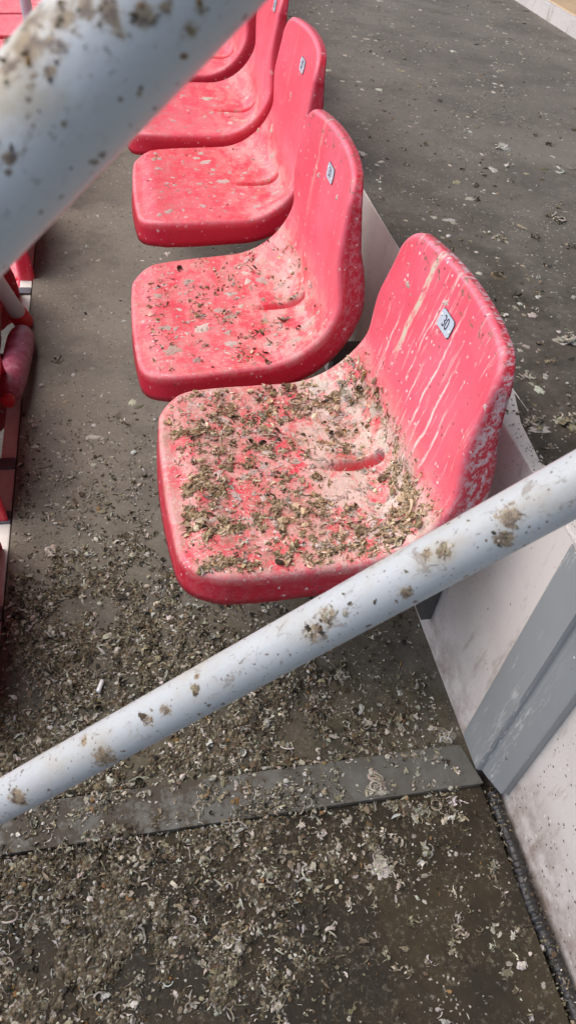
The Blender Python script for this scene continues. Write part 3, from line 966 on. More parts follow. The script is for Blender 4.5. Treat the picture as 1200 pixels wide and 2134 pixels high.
class Litter:
    def __init__(self): self.V, self.F, self.C, self.n = [], [], [], 0
    def add(self, V, F, C):
        self.V.append(V.reshape(-1, 3)); self.F.append(F.reshape(-1, F.shape[-1]) + self.n); self.C.append(C.reshape(-1, 3))
        self.n += self.V[-1].shape[0]
    def grid_pieces(self, X, Y, Z, pos, fr, col):
        """X,Y,Z (N,a,b) local piece coordinates"""
        N, a, b = X.shape
        t, bb, nn = fr
        V = pos[:, None, None, :] + X[..., None] * t[:, None, None, :] + Y[..., None] * bb[:, None, None, :] + Z[..., None] * nn[:, None, None, :]
        idx = np.arange(a * b).reshape(a, b)
        f = np.stack([idx[:-1, :-1], idx[1:, :-1], idx[1:, 1:], idx[:-1, 1:]], -1).reshape(-1, 4)
        F = (np.arange(N)[:, None, None] * a * b + f[None])
        C = np.broadcast_to(col[:, None, :], (N, a * b, 3))
        self.add(V, F, C)
    def flakes(self, pos, nrm, size, col, tilt=.35, slim=.30, curl=1.0):
        N = len(pos)
        if not N: return
        a, b = 6, 3
        t = np.linspace(-.5, .5, a)[None, :, None]; w = np.linspace(-.5, .5, b)[None, None, :]
        L = size[:, None, None]; Wd = L * (slim * rng.uniform(.35, 1.7, N))[:, None, None]
        k = (rng.normal(0, 2.1 * curl, N))[:, None, None]; k = np.where(np.abs(k) < .15, .15, k)
        wid = Wd * (1 - (2 * np.abs(t)) ** 2.2 * rng.uniform(.2, 1, N)[:, None, None]) * (1 + rng.normal(0, .22, (N, a, 1)))
        side = rng.normal(0, .9, N)[:, None, None]
        X = L * np.sin(k * t) / k + 0 * w
        Z0 = L * (1 - np.cos(k * t)) / k + 0 * w
        cup = rng.normal(0, .8, N)[:, None, None]
        Y = w * wid + L * .5 * side * t ** 2
        Z = Z0 + cup * Wd * w ** 2 + rng.normal(0, .03, (N, a, b)) * L
        Z = Z - Z.min((1, 2), keepdims=True) * .92
        self.grid_pieces(X, Y, Z, pos, frames(N, nrm, tilt), col)
    def curls(self, pos, nrm, size, col, tilt=.5):
        """thin hoops and squiggles"""
        N = len(pos)
        if not N: return
        a, b = 10, 3
        t = np.linspace(0, 1, a)[None, :]
        ang = rng.uniform(.9, 4.4, N)[:, None] * t + rng.normal(0, .5, N)[:, None] * t ** 2 * 2
        rad = (size / 2.9)[:, None] * (1 + rng.normal(0, .45, N)[:, None] * t + .25 * np.sin(rng.uniform(0, 6, N)[:, None] + 7 * t))
        cx, cy = rad * np.cos(ang), rad * np.sin(ang)
        th = (size * rng.uniform(.035, .09, N))[:, None]
        ring = np.array([0, 2.1, 4.2])
        off = np.cos(ring)[None, None, :] * th[:, :, None]
        X = cx[..., None] * (1 + off / (rad[..., None] + 1e-6)); Y = cy[..., None] * (1 + off / (rad[..., None] + 1e-6))
        Z = (np.sin(ring)[None, None, :] + 1) * th[:, :, None] + (np.abs(rng.normal(0, .35, N))[:, None] * size[:, None] * t)[..., None]
        X = np.concatenate([X, X[..., :1]], -1); Y = np.concatenate([Y, Y[..., :1]], -1); Z = np.concatenate([Z, Z[..., :1]], -1)
        X = X - X.mean((1, 2), keepdims=True); Y = Y - Y.mean((1, 2), keepdims=True)
        self.grid_pieces(X, Y, Z, pos, frames(N, nrm, tilt * .5), col)
    def crumbs(self, pos, nrm, size, col, flat=.6):
        N = len(pos)
        if not N: return
        a, b = 5, 7
        th = np.linspace(0.0, math.pi, a)[None, :, None]; ph = np.linspace(0, 2 * math.pi, b)[None, None, :]
        rr = rng.uniform(.65, 1.25, (N, a, b)); rr[:, :, -1] = rr[:, :, 0]; rr[:, 0, :] = rr[:, 0, :1]; rr[:, -1, :] = rr[:, -1, :1]
        h = size[:, None, None] / 2
        el = rng.uniform(.8, 1.6, N)[:, None, None]
        X = h * el * rr * np.sin(th) * np.cos(ph); Y = h * rr * np.sin(th) * np.sin(ph); Z = h * flat * rr * np.cos(th) + h * flat * .75
        self.grid_pieces(X, Y, Z, pos, frames(N, nrm, .15), col)
    def cups(self, pos, nrm, size, col):
        N = len(pos)
        if not N: return
        a, b = 4, 9
        t = np.linspace(.12, 1, a)[None, :, None]; ph = np.linspace(0, 2 * math.pi, b)[None, None, :]
        h = size[:, None, None] / 2
        X = h * np.sin(t * 1.7) * np.cos(ph); Y = h * np.sin(t * 1.7) * np.sin(ph) * rng.uniform(.6, 1, N)[:, None, None]
        Z = h * (1 - np.cos(t * 1.7)) * .8 + h * rng.normal(0, .12, (N, 1, b)) * t
        Z[:, :, -1] = Z[:, :, 0]
        self.grid_pieces(X, Y, Z, pos, frames(N, nrm, .55), col)
    def splats(self, mapper, c2, size, col, h=.0011):
        """thin crusts laid on a surface: mapper(p, q, lift) -> xyz; c2 (N,2) centres in surface metres"""
        N = len(c2)
        if not N: return
        a, b = 4, 17
        t = np.array([.02, .45, .8, 1.0])[None, :, None]; ph = np.linspace(0, 2 * math.pi, b)[None, None, :]
        rr = rng.uniform(.25, 1.4, (N, 1, b)) * .6 + .4 * rng.uniform(.7, 1.1, (N, 1, b)); rr[:, :, -1] = rr[:, :, 0]
        el = rng.uniform(1.0, 1.9, N)[:, None, None]; rot = rng.uniform(0, 6.3, N)[:, None, None]
        lx = size[:, None, None] / 2 * t * rr * np.cos(ph) * el; ly = size[:, None, None] / 2 * t * rr * np.sin(ph)
        P = c2[:, 0, None, None] + lx * np.cos(rot) - ly * np.sin(rot)
        Q = c2[:, 1, None, None] + lx * np.sin(rot) + ly * np.cos(rot)
        lift = h * (1 - t ** 2) * rng.uniform(.5, 1.5, (N, a, 1)) + .0003 + h * rng.uniform(0, .4, (N, a, b)) * (t < .95); lift[:, :, -1] = lift[:, :, 0]
        lift = np.where(t > .95, -.0002, lift)
        V = mapper(P.ravel(), Q.ravel(), (lift + 0 * P).ravel()).reshape(N, a * b, 3)
        idx = np.arange(a * b).reshape(a, b)
        f = np.stack([idx[:-1, :-1], idx[1:, :-1], idx[1:, 1:], idx[:-1, 1:]], -1).reshape(-1, 4)
        self.add(V, np.arange(N)[:, None, None] * a * b + f[None], np.broadcast_to(col[:, None, :], (N, a * b, 3)) * rng.uniform(.85, 1.1, (N, a * b, 1)))
    def mat(self, P, N, hgt, wts, tint=(1, 1, 1)):
        """crust as a height field: P, N (a,b,3) surface grid and normals, hgt (a,b) metres, cells under 0 left out"""
        a, b = hgt.shape
        jit = rng.normal(0, .0006, (a, b, 3))
        V = (P + N * hgt[..., None] + jit).reshape(-1, 3)
        idx = np.arange(a * b).reshape(a, b)
        f = np.stack([idx[:-1, :-1], idx[1:, :-1], idx[1:, 1:], idx[:-1, 1:]], -1).reshape(-1, 4)
        ok = (hgt.ravel()[f] > -.0012).all(1)
        c = palette(a * b, wts).reshape(a, b, 3)
        c = (.75 * c + .25 * (np.roll(c, 1, 0) + np.roll(c, 1, 1)) / 2) * np.array(tint)
        f = f[ok]
        used = np.unique(f); remap = np.zeros(a * b, np.int64); remap[used] = np.arange(len(used))
        self.add(V[used], remap[f], c.reshape(-1, 3)[used])
    def build(self, name, label, cat='litter', parent=None):
        me = mesh_np(name, np.concatenate(self.V), np.concatenate(self.F), False, np.concatenate(self.C))
        o = link(name, me, MAT_LITTER, parent)
        tag(o, label, cat, None, 'stuff')
        return o

UPN = np.array([0, 0, 1.0])
W_MIX = [5, 4, 4, 1.8, 3.2, 2.6, .5, 3.0]
W_NEAR = [3, 4, 2.6, 2.4, 4.5, 4, .6, 2.8]
W_PALE = [3, 1, 4, 4, 1, .8, .2, 4]
W_CHALK = [1.2, 0, 4, 5, 0, .4, 0, 5]
W_DARK = [2, 3, .8, .4, 5, 3, .3, .4]

def scatter_floor(L, x0, x1, y0, y1, z, n, dens, scale=1.0, weights=W_MIX, zf=None):
    x = rng.uniform(x0, x1, n); y = rng.uniform(y0, y1, n)
    keep = rng.uniform(0, 1, n) < dens(x, y)
    x, y = x[keep], y[keep]
    pos = np.stack([x, y, np.full(len(x), z)], 1)
    if zf is not None: pos[:, 2] += zf(x, y)
    N = len(pos)
    kind = rng.uniform(0, 1, N)
    size = np.clip(rng.lognormal(math.log(.0060), .50, N), .0022, .022) * scale
    col = palette(N, weights)
    a = kind < .50; L.flakes(pos[a], UPN, size[a] * 1.1, col[a], .7)
    a = (kind >= .50) & (kind < .66); L.flakes(pos[a], UPN, size[a] * 1.5, col[a], .3, .12, 1.3)
    a = (kind >= .66) & (kind < .72); L.curls(pos[a], UPN, size[a] * 1.25, col[a])
    a = (kind >= .72) & (kind < .91); L.crumbs(pos[a], UPN, size[a] * .55, col[a])
    a = kind >= .91; L.cups(pos[a], UPN, size[a] * .75, col[a])
    return N

def clusters(L, xy, z, weights, spread=.0045, size=.0065, k0=7):
    n = len(xy)
    k = np.repeat(np.arange(n), rng.integers(k0 - 3, k0 + 5, n))
    sc = rng.uniform(.6, 1.5, n)[k]
    off = rng.normal(0, spread, (len(k), 2)) * sc[:, None]
    pos = np.stack([xy[k, 0] + off[:, 0], xy[k, 1] + off[:, 1], z + np.abs(rng.normal(0, .0015, len(k)))], 1)
    col = palette(n, weights)[k] * rng.uniform(.75, 1.2, (len(k), 1))
    sz = size * sc * rng.uniform(.6, 1.5, len(k))
    a = rng.uniform(0, 1, len(k)) < .6
    L.flakes(pos[a], UPN, sz[a], col[a], .9, .32, .8); L.flakes(pos[~a], UPN, sz[~a] * 1.3, col[~a], .5, .13, 1.2)
    L.splats(lambda p, q, l: np.stack([p, q, z + l], 1), xy, size * 1.3 * rng.uniform(.5, 1.3, n), palette(n, [3, 3, 3, 1, 0, 1, 0, 2]), .001)
def cluster_xy(x0, x1, y0, y1, n, dens):
    x = rng.uniform(x0, x1, n); y = rng.uniform(y0, y1, n)
    k = rng.uniform(0, 1, n) < dens(x, y)
    return np.stack([x[k], y[k]], 1)
W_STAR = [2, .3, 4, 3.5, .2, .3, .1, 4]

def floor_splats(L, x0, x1, y0, y1, z, n, dens, size, wts=W_PALE):
    x = rng.uniform(x0, x1, n); y = rng.uniform(y0, y1, n)
    k = rng.uniform(0, 1, n) < dens(x, y)
    c2 = np.stack([x[k], y[k]], 1)
    L.splats(lambda p, q, l: np.stack([p, q, z + l], 1), c2, np.clip(rng.lognormal(math.log(size), .55, len(c2)), .002, .03), palette(len(c2), wts), .0012)

# far part of the floor: thick at the front left, thinning along the row
def dens_floor(x, y):
    d = np.exp(-((np.clip(y, .72, 9) - .72) / .26) ** 1.7) * sstep(.34, .05, x + (y - .9) * .35) * 1.0
    band = sstep(.68, .56, y) * (.42 + .4 * sstep(.42, .05, x))          # along the steel strip
    far = .060 * np.exp(-(np.maximum(y - 1.0, 0) / .9)) + .008
    n = fbm(x * 16, y * 16, 3)
    n2 = fbm(x * 45, y * 45, 9, 3)
    clear = 1 - .82 * np.exp(-(((x - .17) / .09) ** 2 + ((y - .80) / .12) ** 2))
    return np.clip((np.maximum(d, band) * clear * sstep(.30, .56, n) * (.35 + 1.3 * sstep(.35, .62, n2)) + far * sstep(.35, .7, n2) * 1.5), 0, 1)
L = Litter()
mound = lambda x, y: .004 * sstep(.45, .7, fbm(x * 16, y * 16, 3)) * sstep(1.05, .8, y) * rng.uniform(0, 1, len(x))
scatter_floor(L, X_EDGE + .005, .50, Y_J1 + .003, 1.45, .0, 105000, dens_floor, 1.0, W_NEAR, mound)
scatter_floor(L, X_EDGE + .005, .40, 1.4, 4.0, .0, 9000, dens_floor, .95)
scatter_floor(L, .30, .53, Y_J1 + .003, .85, .0, 3500, lambda x, y: sstep(.45, .68, fbm(x * 20, y * 20, 12)) * .9, .75, W_DARK)
def floor_mat(L, x0, x1, y0, y1, z, dens, step=.0023, top=.0042):
    xs = np.arange(x0, x1, step); ys = np.arange(y0, y1, step)
    X, Y = np.meshgrid(xs, ys, indexing='ij')
    X = X + rng.uniform(-.0009, .0009, X.shape); Y = Y + rng.uniform(-.0009, .0009, X.shape)
    d = dens(X, Y)
    h = (fbm(X * 130, Y * 130, 71, 3) - .5) * 2 * top + (d - .50) * .008
    P = np.stack([X, Y, np.full(X.shape, z)], -1)
    L.mat(P, np.array([0, 0, 1.0]), np.minimum(h, top * 1.3), [1.5, 4, .6, .3, 8, 8, .5, .4])
floor_splats(L, X_EDGE + .02, .5, .75, 4.0, 0, 3200, lambda x, y: .12 + .6 * sstep(.45, .65, fbm(x * 8, y * 8, 57)), .0050)
clusters(L, cluster_xy(X_EDGE + .02, .5, Y_J1 + .01, 1.5, 900, lambda x, y: .06 + .5 * dens_floor(x, y)), .001, W_STAR)
floor_mat(L, X_EDGE + .004, .46, Y_J1 + .003, 1.2, 0, dens_floor)
L.build('floor_litter', 'dry curled litter and droppings thickly strewn over the floor left of the nearest seat')

def dens_near(x, y):
    n = fbm(x * 13, y * 13, 21); n2 = fbm(x * 42, y * 42, 5, 3)
    left = sstep(.38, -.02, x + (.42 - y) * .30)
    top = sstep(.30, .43, y) * sstep(.52, .34, x)
    d = np.maximum(left, top * .8) * sstep(.26, .52, n) * (.3 + 1.4 * sstep(.38, .62, n2)) + .05 * sstep(.4, .7, n2)
    return np.clip(d, 0, 1)
L = Litter()
scatter_floor(L, X_EDGE, .525, .05, Y_J0 - .004, -.006, 40000, dens_near, .92, W_NEAR, lambda x, y: .004 * sstep(.4, .7, fbm(x * 13, y * 13, 21)) * rng.uniform(0, 1, len(x)))
scatter_floor(L, .528, .545, .05, .43, -.012, 700, lambda x, y: .6 + 0 * x, .7, W_NEAR)
scatter_floor(L, .540, .560, .05, .43, -.003, 420, lambda x, y: sstep(.4, .6, fbm(x * 20, y * 40, 8)), .6, W_DARK)
clusters(L, cluster_xy(X_EDGE + .02, .51, .08, Y_J0 - .01, 700, lambda x, y: .15 + .5 * dens_near(x, y)), -.005, W_STAR)
floor_mat(L, X_EDGE, .50, .05, Y_J0 - .004, -.006, dens_near)
L.build('floor_litter', 'dry curled litter matted over the near floor in front of the steel strip')

L = Litter()
clusters(L, cluster_xy(X_EDGE + .02, .5, Y_J0 + .008, Y_J1 - .008, 60, lambda x, y: .7 + 0 * x), .0048, W_STAR)
for ye in (Y_J0, Y_J1):
    scatter_floor(L, X_EDGE + .01, .5, ye - .012, ye + .012, .002, 3200, lambda x, y: np.clip(sstep(.38, .6, fbm(x * 24, y * 10, 37)) * (.15 + .85 * sstep(.42, .0, x)), 0, 1), .9, W_NEAR)

scatter_floor(L, X_EDGE + .01, .52, Y_J0, Y_J1, .0045, 6500, lambda x, y: np.clip(sstep(.40, .65, fbm(x * 18, y * 30, 31)) * (.22 + .9 * sstep(.40, -.05, x)), 0, 1), .85)
L.build('floor_litter', 'scattered flakes of litter lying on the grey steel strip')

def dens_up(x, y):
    n2 = fbm(x * 22, y * 22, 45, 3)
    return np.clip((.05 + .9 * np.exp(-np.maximum(y - .75, 0) / .5) * np.exp(-np.maximum(x - .56, 0) / .7)) * sstep(.42, .7, n2), 0, 1)
L = Litter()
floor_splats(L, X_FAR + .02, 1.74, .49, 4.5, Z_UP, 5200, lambda x, y: .12 + .75 * sstep(.45, .65, fbm(x * 7, y * 7, 51)), .0058)
clusters(L, cluster_xy(X_FAR + .02, 1.7, .5, 3.0, 700, lambda x, y: .6 * dens_up(x, y) + .04), Z_UP + .001, W_STAR)
clusters(L, cluster_xy(X_FAR + .02, 1.4, .5, 2.2, 700, lambda x, y: .8 * dens_up(x, y) + .05), Z_UP + .001, W_DARK)
scatter_floor(L, X_FAR + .01, 1.75, .48, 4.0, Z_UP, 16000, dens_up, .95, W_PALE)
scatter_floor(L, X_FAR + .004, X_FAR + .05, .5, 1.3, Z_UP, 500, lambda x, y: .7 + 0 * x, 1.0, W_MIX)
L.build('floor_litter', 'sparse pale droppings and crumbs on the upper floor behind the seats')

# on the seats
def seat_world(root, pts):
    M_ = np.array(Matrix.Translation(root.location) @ root.rotation_euler.to_matrix().to_4x4())
    return pts @ M_[:3, :3].T + M_[:3, 3], M_[:3, :3]

def seat_litter(root, n, dens, n_splat, splat_dens, label, scale=1.0, weights=W_MIX, splat_w=W_CHALK, smax=.40, splat_size=.008, crust=0, stars=0):
    L = Litter()
    w = rng.uniform(-HW, HW, n); s = rng.uniform(.002, smax, n)
    inside = (np.abs(w) < HW * taper(s) * 1.0) & ~((s < .07) & (np.abs(w) > HW - .07) & (((s - .07) ** 2 + (np.abs(w) - HW + .07) ** 2) > .07 ** 2))
    keep = inside & (rng.uniform(0, 1, n) < dens(w, s))
    w, s = w[keep], s[keep]
    P = S(w, s); Nn = S_n(w, s)
    pos, Rm = seat_world(root, P); nrm = Nn @ Rm.T
    N = len(pos)
    kind = rng.uniform(0, 1, N)
    size = np.clip(rng.lognormal(math.log(.0062), .5, N), .0022, .024) * scale
    col = palette(N, weights) * np.array([1.30, 1.06, .86])
    for nm, lo, hi in (('f', 0, .44), ('s', .44, .70), ('c', .70, .85), ('k', .85, .94), ('u', .94, 1.01)):
        a = (kind >= lo) & (kind < hi)
        if nm == 'f': L.flakes(pos[a], nrm[a], size[a] * 1.1, col[a], .45)
        elif nm == 's': L.flakes(pos[a], nrm[a], size[a] * 1.4, col[a], .3, .12, 1.3)
        elif nm == 'c': L.curls(pos[a], nrm[a], size[a] * 1.2, col[a])
        elif nm == 'k': L.crumbs(pos[a], nrm[a], size[a] * .62, col[a])
        else: L.cups(pos[a], nrm[a], size[a] * .8, col[a])
    if stars:
        m_ = stars
        w = rng.uniform(-HW * .92, HW * .92, m_); s = rng.uniform(.02, .37, m_)
        k = np.repeat(np.arange(m_), 8)
        ww = np.clip(w[k] + rng.normal(0, .006, len(k)), -HW * .97, HW * .97); s2 = np.clip(s[k] + rng.normal(0, .006, len(k)), .004, .40)
        pos2, _ = seat_world(root, S(ww, s2) + S_n(ww, s2) * np.abs(rng.normal(0, .0012, len(k)))[:, None]); nr2 = S_n(ww, s2) @ Rm.T
        c3 = palette(m_, W_STAR)[k] * rng.uniform(.75, 1.15, (len(k), 1)); sz = .0068 * rng.uniform(.5, 1.6, len(k))
        a = rng.uniform(0, 1, len(k)) < .55
        L.flakes(pos2[a], nr2[a], sz[a], c3[a], .6); L.flakes(pos2[~a], nr2[~a], sz[~a] * 1.4, c3[~a], .35, .12, 1.2)
    if crust:
        ws = np.arange(-HW * .95, HW * .95, .0022); ss = np.arange(.008, .37, .0022)
        Wg, Sg = np.meshgrid(ws, ss, indexing='ij')
        Wg = Wg + rng.uniform(-.0009, .0009, Wg.shape); Sg = Sg + rng.uniform(-.0009, .0009, Wg.shape)
        edge = sstep(.07, .12, np.hypot(np.maximum(np.abs(Wg) - HW + .07, 0), np.maximum(.07 - Sg, 0)))
        h = (fbm(Wg * 130, Sg * 130, 91, 3) - .5) * 2 * .0040 + (dens(Wg, Sg) - crust) * .007 - edge * .006
        Pg = S(Wg, Sg); Ng = S_n(Wg, Sg)
        Pw, Rm2 = seat_world(root, Pg.reshape(-1, 3))
        L.mat(Pw.reshape(Pg.shape), (Ng.reshape(-1, 3) @ Rm2.T).reshape(Ng.shape), np.minimum(h, .006), [5, 5, 3, .8, 4, 4, .4, 2], (1.25, 1.03, .86))
    # crusted splashes
    w = rng.uniform(-HW * .9, HW * .9, n_splat); s = rng.uniform(.03, LC - .03, n_splat)
    keep = rng.uniform(0, 1, n_splat) < splat_dens(w, s)
    c2 = np.stack([w[keep], s[keep]], 1)
    def mapper(p, q, lift):
        p = np.clip(p, -HW * .98, HW * .98); q = np.clip(q, .0, LC)
        pp = S(p, q) + S_n(p, q) * lift[:, None]
        return seat_world(root, pp)[0]
    L.splats(mapper, c2, np.clip(rng.lognormal(math.log(splat_size), .5, len(c2)), .003, .03), palette(len(c2), splat_w) * .5 + .5 * np.array([.66, .42, .39]), .0006)
    return L.build('seat_litter', label)

def d30(w, s):
    n = fbm(w * 20, s * 20, 61); n2 = fbm(w * 70, s * 70, 66, 3)
    body = sstep(.42, .32, s) * sstep(-.01, .012, s)
    front = .55 + .45 * sstep(.10, -.10, w)
    return np.clip(body * front * (.10 + .9 * sstep(.32, .60, n)) * (.2 + 1.3 * sstep(.36, .64, n2)), 0, 1)
seat_litter(MAIN[0], 14500, d30, 600, lambda w, s: np.where(s < .36, .55, .03) * sstep(.35, .6, fbm(w * 24, s * 24, 4)), 'thick crust of curled litter covering the pan of the nearest seat, number 30', 1.0, [6, 2.6, 6, 3, 2.0, 1.8, .3, 5], crust=.62, stars=150)
def d31(w, s):
    n = fbm(w * 26, s * 26, 73); n2 = fbm(w * 60, s * 60, 76, 3)
    return np.clip(sstep(.36, .30, s) * sstep(.44, .64, n) * (.2 + 1.0 * sstep(.4, .6, n2)) + .02, 0, 1) * np.where(s < .38, 1, 0)
seat_litter(MAIN[1], 3000, d31, 330, lambda w, s: np.where(s < .36, .5, .04), 'dark crumbs and curls scattered over the pan of the second seat', stars=40, scale=1.0, weights=[3, 3, 2, 1.2, 4, 2, .2, 2])
seat_litter(MAIN[2], 260, lambda w, s: .35 * sstep(.4, .6, fbm(w * 26, s * 26, 83)), 220, lambda w, s: np.where(s < .34, .6, .02), 'a few crumbs and pale dried splashes on the pan of the third seat', .8, W_DARK, W_CHALK, .36, .0085)
seat_litter(MAIN[3], 200, lambda w, s: .12 + .8 * np.exp(-(((w + .02) / .03) ** 2 + ((s - .2) / .04) ** 2)), 150, lambda w, s: np.where(s < .34, .5, .02), 'dark clump and a few pale splashes on the pan of the fourth seat', .85, W_DARK, W_CHALK, .36, .0075)

# crusts on the rails
def rail_crust(o, rad, spots, label):
    L = Litter()
    Mw = TUBE_M[o.name]
    def mapper(p, q, lift):
        r = rad + lift
        a = q / rad
        loc = np.stack([p, r * np.sin(a), r * np.cos(a)], 1)
        return loc @ Mw[:3, :3].T + Mw[:3, 3]
    for along_, ang, spread, n, size, wts in spots:
        n = int(n * 2.4)
        c2 = np.stack([along_ + rng.normal(0, spread, n), rad * ang + rng.normal(0, spread * .8, n)], 1)
        L.splats(mapper, c2, np.clip(rng.lognormal(math.log(size * .5), .6, n), .0006, size * 1.6), palette(n, wts), .00035)
    ob = L.build('rail_crust', label)
    return ob
def rail_param(o, px, rad):
    """where the sight line through pixel px of the photograph meets tube o: (metres along it, angle round it)"""
    d = R3 @ np.array([px[0] - 600, px[1] - 1067, 1541.0]); d /= np.linalg.norm(d)
    Mi = np.linalg.inv(TUBE_M[o.name])
    o0 = Mi[:3, :3] @ np.array([0, 0, CAM_H]) + Mi[:3, 3]; dd = Mi[:3, :3] @ d
    a = dd[1] ** 2 + dd[2] ** 2; b = o0[1] * dd[1] + o0[2] * dd[2]; c = o0[1] ** 2 + o0[2] ** 2 - rad ** 2
    t = (-b - math.sqrt(max(b * b - a * c, 0))) / a
    p = o0 + dd * t
    return p[0], math.atan2(p[1], p[2])
W_BRN = [4, 2, 2, .4, .8, 4, 1.2, 1.0]
lo = []
for px, sp, n, sz, wt in [((680, 1285), .007, 26, .0045, W_MIX), ((655, 1320), .008, 10, .004, W_MIX), ((925, 1150), .006, 12, .003, W_BRN), ((890, 1155), .003, 6, .003, W_BRN),
                          ((1050, 1120), .006, 12, .003, W_DARK), ((1060, 1080), .008, 7, .003, W_MIX), ((308, 1500), .004, 9, .005, W_DARK), ((345, 1478), .004, 7, .004, W_BRN),
                          ((408, 1435), .0025, 8, .0045, W_BRN), ((410, 1410), .001, 2, .003, W_BRN), ((845, 1235), .004, 7, .003, W_MIX), ((40, 1665), .01, 9, .004, W_BRN), ((175, 1545), .003, 3, .003, W_DARK),
                          ((220, 1580), .012, 9, .0025, W_BRN), ((520, 1395), .02, 10, .002, W_BRN), ((760, 1240), .03, 12, .002, W_BRN), ((1120, 1050), .03, 10, .002, W_BRN)]:
    a_, t_ = rail_param(RAIL_LO, px, .024)
    lo.append((a_, t_, sp, n, sz, wt))
spots_lo = [(a_, t_, sp * 1.75 + .0035, .95) for a_, t_, sp, n, sz, wt in lo if sp < .015]
RAIL_LO.data.materials.append(pipe_mat('white lower rail paint', .8, 3.0, 1.0, 1.0, spots_lo))
lo = [(a_, t_, sp, max(1, int(n * .45)), sz, wt) for a_, t_, sp, n, sz, wt in lo]
rail_crust(RAIL_LO, .024, lo, 'dried droppings crusted on the sharp lower white tube')
hi = []
for px, sp, n, sz, wt in [((300, 25), .0025, 9, .006, W_BRN), ((130, 40), .003, 8, .005, W_DARK), ((70, 115), .0025, 9, .0045, W_DARK), ((35, 80), .005, 10, .005, W_MIX), ((105, 155), .0015, 4, .003, W_DARK),
                          ((20, 330), .003, 5, .003, W_BRN), ((133, 258), .0006, 2, .003, W_DARK), ((290, 195), .0008, 2, .003, W_DARK), ((395, 60), .004, 7, .003, W_BRN), ((200, 30), .006, 12, .004, W_BRN),
                          ((240, 10), .004, 8, .004, W_BRN), ((260, 140), .012, 10, .0018, W_BRN), ((180, 330), .015, 8, .0016, W_DARK)]:
    a_, t_ = rail_param(RAIL_HI, px, .024)
    hi.append((a_, t_, sp, n, sz, wt))
spots_hi = []
for px, r_, k_ in [((300, 30), .0055, 1.1), ((225, 25), .007, .85), ((130, 35), .008, .95), ((60, 95), .009, 1.0), ((15, 140), .007, .9), ((105, 150), .003, .9), ((180, 15), .006, .9), ((70, 40), .010, .8), ((20, 330), .0032, .9),
                  ((395, 65), .004, .85), ((133, 258), .0012, 1.2), ((290, 195), .0013, 1.1), ((250, 60), .005, .7), ((345, 15), .004, .8), ((110, 90), .007, .7), ((420, 20), .003, .8)]:
    a_, t_ = rail_param(RAIL_HI, px, .024)
    spots_hi.append((a_, t_, r_ * 1.25, k_))
RAIL_HI.data.materials.append(pipe_mat('white top rail paint', 1.4, 12.0, 2.0, 1.25, spots_hi))
hi = [(a_, t_, sp * 1.2, max(1, int(n * .3)), sz * .5, [.8, .3, .3, .1, .7, 6, 3, .3]) for a_, t_, sp, n, sz, wt in hi]
rail_crust(RAIL_HI, .024, hi, 'brown and black droppings crusted along the blurred upper white tube')

# single finds large enough to point at
def clump(x, y, z, size, label, weights, cat='dropping', name='dropping_clump', n=9):
    L = Litter()
    p = np.array([0, 0, 0]) + rng.normal(0, 1, (n, 3)) * np.array([size * .26, size * .26, size * .03]); p[:, 2] = np.abs(p[:, 2]); size = size * .8
    L.crumbs(p, UPN, rng.uniform(.18, .45, n) * size, palette(n, weights), .4)
    L.splats(lambda a_, b_, l_: np.stack([a_, b_, l_], 1), p[:3, :2], rng.uniform(.7, 1.2, 3) * size, palette(3, weights), .002)
    p = np.repeat(p, 2, 0) + rng.normal(0, size * .12, (2 * n, 3)) * np.array([1, 1, .1]); n = 2 * n
    L.flakes(p + np.array([0, 0, size * .03]), UPN, rng.uniform(.3, .75, n) * size, palette(n, weights), .8)
    L.curls(p, UPN, rng.uniform(.4, .9, n) * size, palette(n, weights))
    me = mesh_np(name, np.concatenate(L.V), np.concatenate(L.F), True, np.concatenate(L.C))
    o = link(name, me, MAT_LITTER); o.location = (x, y, z)
    return tag(o, label, cat)
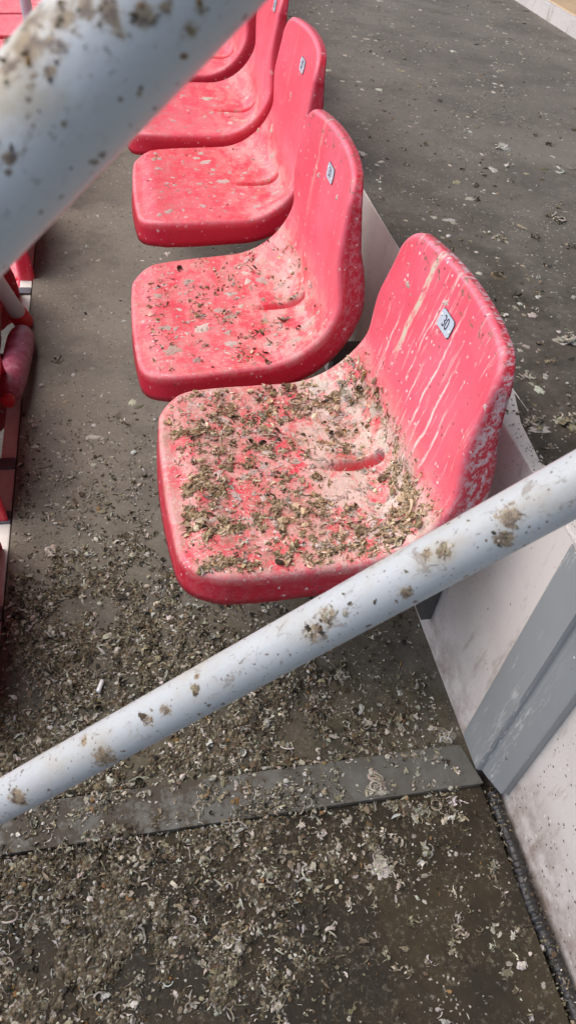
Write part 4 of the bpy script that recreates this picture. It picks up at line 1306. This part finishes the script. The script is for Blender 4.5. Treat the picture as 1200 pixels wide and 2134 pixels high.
def floor_at(px, z):
    d = R3 @ np.array([px[0] - 600, px[1] - 1067, 1541.0])
    t = (z - CAM_H) / d[2]
    return d[0] * t, d[1] * t
for px, z, size, lab, wt in [
    ((708, 1410), 0, .026, 'whitish crumbling dropping on the dark floor just below the sharp rail, right of centre', W_PALE),
    ((1047, 308), Z_UP, .026, 'round whitish lump alone on the upper floor at the right', [0, 0, 1, 5, 0, 0, 0, 2]),
    ((1155, 455), Z_UP, .032, 'pair of grey lumps on the upper floor near the right edge', W_MIX),
    ((1038, 497), Z_UP, .024, 'pale lump with a dark shadow on the upper floor beside the seat 30 back', W_PALE),
    ((1185, 712), Z_UP, .034, 'large beige lump at the right edge of the upper floor', [2, 0, 4, 3, 0, 0, 0, 3]),
    ((1190, 880), Z_UP, .040, 'ragged pale clump at the right edge just above the sharp rail', W_PALE),
    ((1115, 885), Z_UP, .030, 'spiky pale clump on the upper floor right of the nearest seat', W_PALE),
    ((1037, 575), Z_UP, .022, 'dark ringed lump on the upper floor close behind seat 30', W_DARK),
    ((785, 1640), .004, .030, 'feathery white clump on the steel strip near its right end', W_PALE),
    ((925, 1530), 0, .030, 'white curled clump at the foot of the step face by the steel strip', W_PALE),
    ((790, 1812), -.006, .026, 'pale leaf shaped flake on the near floor below the steel strip', [0, 0, 2, 5, 0, 0, 0, 4]),
    ((490, 1965), -.006, .030, 'large beige curled clump in the middle of the near floor', W_PALE),
    ((105, 1150), 0, .022, 'pale curled clump on the floor near the left edge', W_PALE),
    ((120, 750), 0, .026, 'beige clump with a dark underside on the floor right of the maroon bottle', W_MIX),
]:
    x, y = floor_at(px, z)
    clump(x, y, z, size, lab, wt)
x, y = floor_at((210, 1432), 0.004)
stub = link('plastic_stub', tube_mesh('plastic_stub', [(-.012, -.003, 0), (-.011, -.0028, 0), (.011, .0028, 0), (.012, .003, 0)], [.003, .0038, .0038, .003], 12), MAT_RIVET)
stub.location = (x, y, .008); stub.rotation_euler = (0, .1, 1.0)
tag(stub, 'small smooth white stub lying in the litter left of the sharp rail', 'stub')
